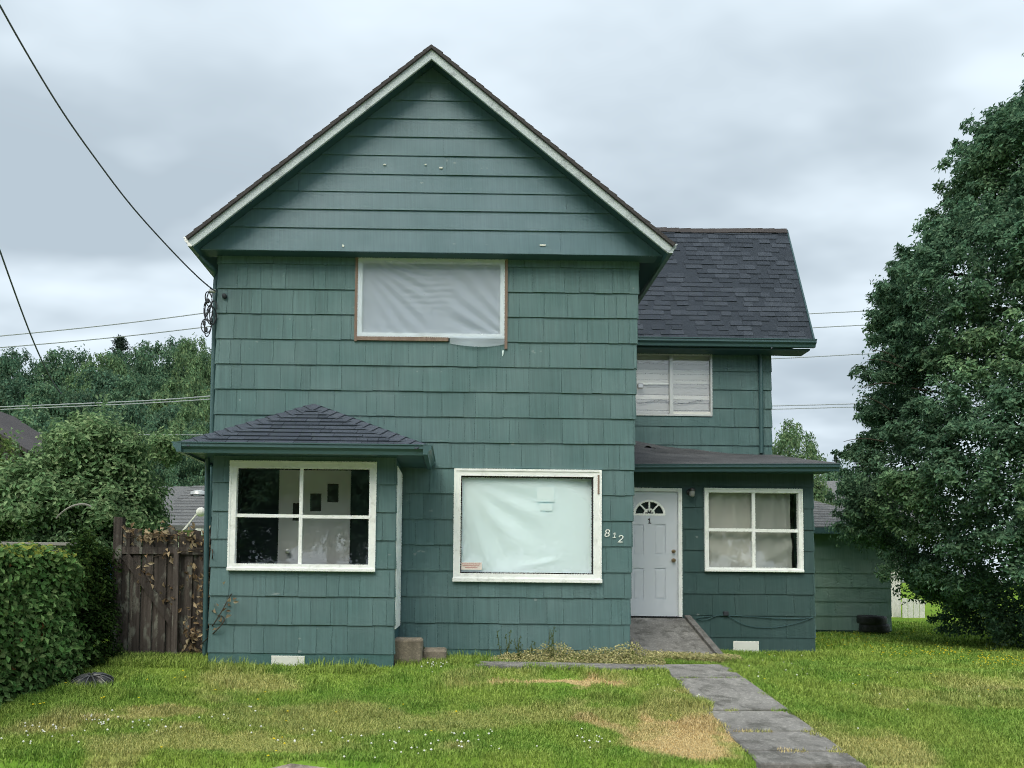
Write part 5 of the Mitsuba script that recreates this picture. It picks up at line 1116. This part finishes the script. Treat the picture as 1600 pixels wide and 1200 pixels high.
# tyres
def tyre(k, px, py, Y, R, label, tilt):
    p = W(px, py, Y); prof = [(R * .58, -.085), (R * .78, -.10), (R * .95, -.095), (R, -.06), (R, .06), (R * .95, .095), (R * .78, .10), (R * .58, .085), (R * .56, .05), (R * .62, 0), (R * .56, -.05), (R * .58, -.085)]
    mm = trimesh.creation.revolve(prof, sections=48); mm.apply_transform(trimesh.transformations.rotation_matrix(tilt, [1, .3, 0])); mm.apply_translation(p)
    k = num(k); lab(k, label, 'tyre'); add(k + '__casing', mm, 'rubber', 40)
    gv = []
    for s in (-.03, .0, .03):
        g = trimesh.creation.revolve([(R - .004, s - .008), (R + .006, s - .006), (R + .006, s + .006), (R - .004, s + .008), (R - .004, s - .008)], sections=48); g.apply_transform(trimesh.transformations.rotation_matrix(tilt, [1, .3, 0])); g.apply_translation(p); add(k + '__tread_rib', g, 'black_plastic', 40)
tyre('tyre', 1366, 981, 18.5, .33, 'lower black tyre of the two stacked in front of the outbuilding', .0)
tyre('tyre', 1362, 968.5, 18.5, .325, 'upper black tyre of the two stacked in front of the outbuilding', .03)
# overhead cables
def cable(name, label, pts, Y, r, mat, n=40, group=None):
    if name == 'utility_wire':
        (a, b), (c, d) = pts[0], pts[1]; (e, f), (g, h) = pts[-2], pts[-1]
        if a < 700: pts = ((a - 700, b - 700 * (d - b) / (c - a)),) + tuple(pts)
        else: pts = tuple(pts) + ((g + 900, h + 900 * (h - f) / (g - e)),)
    Ys = np.broadcast_to(Y, (len(pts),)) if not hasattr(Y, '__len__') else Y
    k = num(name); add_k = k; scene[k] = mikit.ply(tube(spline([W(x, y, yy) for (x, y), yy in zip(pts, Ys)], n), r, 6), mat, smooth=True); lab(k, label, 'cable', group)
pts = [(-120, -210), (0, 9), (50, 97), (100, 178), (150, 249), (200, 315), (250, 372), (300, 424), (337, 455)]
cable('service_cable', 'thick black service cable running from the upper left corner to the house corner', pts, np.linspace(5.6, 10.5, 9), .0095, 'cable_slate', 80)
cable('service_cable', 'black service cable dropping behind the trees at the left edge', [(-260, -420), (-60, 215), (0, 392), (25, 462), (50, 528), (76, 585), (96, 615)], [10, 15, 17, 18, 19, 20, 21], .020, 'cable_slate', 50)
for pts, lb, w in (((( -80, 534), (0, 525), (160, 509), (320, 489), (420, 476)), 'upper of the two thin grey wires crossing the sky left of the house', .030), (((-80, 552), (0, 543), (160, 529), (320, 511), (420, 500)), 'lower of the two thin grey wires crossing the sky left of the house', .030),
                   (((-80, 641), (0, 636), (120, 631), (230, 626), (340, 618)), 'upper pale wire of the pair in front of the wooded slope', .034), (((-80, 645), (0, 640), (120, 635), (230, 630), (340, 623)), 'lower pale wire of the pair in front of the wooded slope', .030),
                   (((40, 676), (120, 678), (230, 679), (340, 680)), 'dim wire low across the wooded slope above the porch eave', .025),
                   (((1230, 493), (1290, 489), (1350, 486), (1420, 484)), 'highest thin wire in the sky between the wing roof and the big tree', .026), (((1230, 516), (1290, 511), (1350, 508), (1420, 505)), 'second thin wire from the top between the wing roof and the big tree', .026),
                   (((1190, 561), (1260, 558), (1330, 554), (1420, 551)), 'third thin wire beside the wing gutter, right of the upper storey', .026), (((1190, 634), (1260, 633), (1330, 631), (1420, 629)), 'fourth wire right of the wing, upper of the lowest pair', .028), (((1190, 640), (1260, 638), (1330, 636), (1420, 634)), 'lowest wire right of the wing window, under its twin', .026)):
    cable('utility_wire', lb, pts, 27.0 if pts[0][0] > 1000 else 27.5, w * .62, 'cable_grey')
# coil of cable at the house corner
k = 'cable_coil'; lab(k, 'tangled coil of spare cable hanging at the upper left corner of the house', 'cable')
for j in range(7):
    c = np.array([325 + rng.normal() * 4, 487 + rng.normal() * 12]); a, b = rng.uniform(4, 8), rng.uniform(11, 26); t = np.linspace(0, 6.0, 26); sl = rng.normal() * .15
    add(k + '__loop', tube([W(c[0] + a * math.cos(x) + sl * b * math.sin(x), c[1] + b * math.sin(x), 10.5 + .03 * math.cos(x * 2 + j)) for x in t], .008, 5), 'cable_black', True)
p = W(337, 455, 10.5); add(k + '__insulator', lathe([(0, 0), (.025, 0), (.03, .03), (.018, .045), (.03, .06), (.025, .09), (0, .09)], p, (-1, 0, 0), 12), 'aluminium', 40)
for (px, py) in ((319, 505), (322, 515), (330, 500), (325, 470)):
    p = W(px, py, 10.47); add(k + '__connector', bev(p[0] - .018, p[0] + .018, 10.45, 10.49, p[2] - .03, p[2] + .03, .006), 'cable_black')
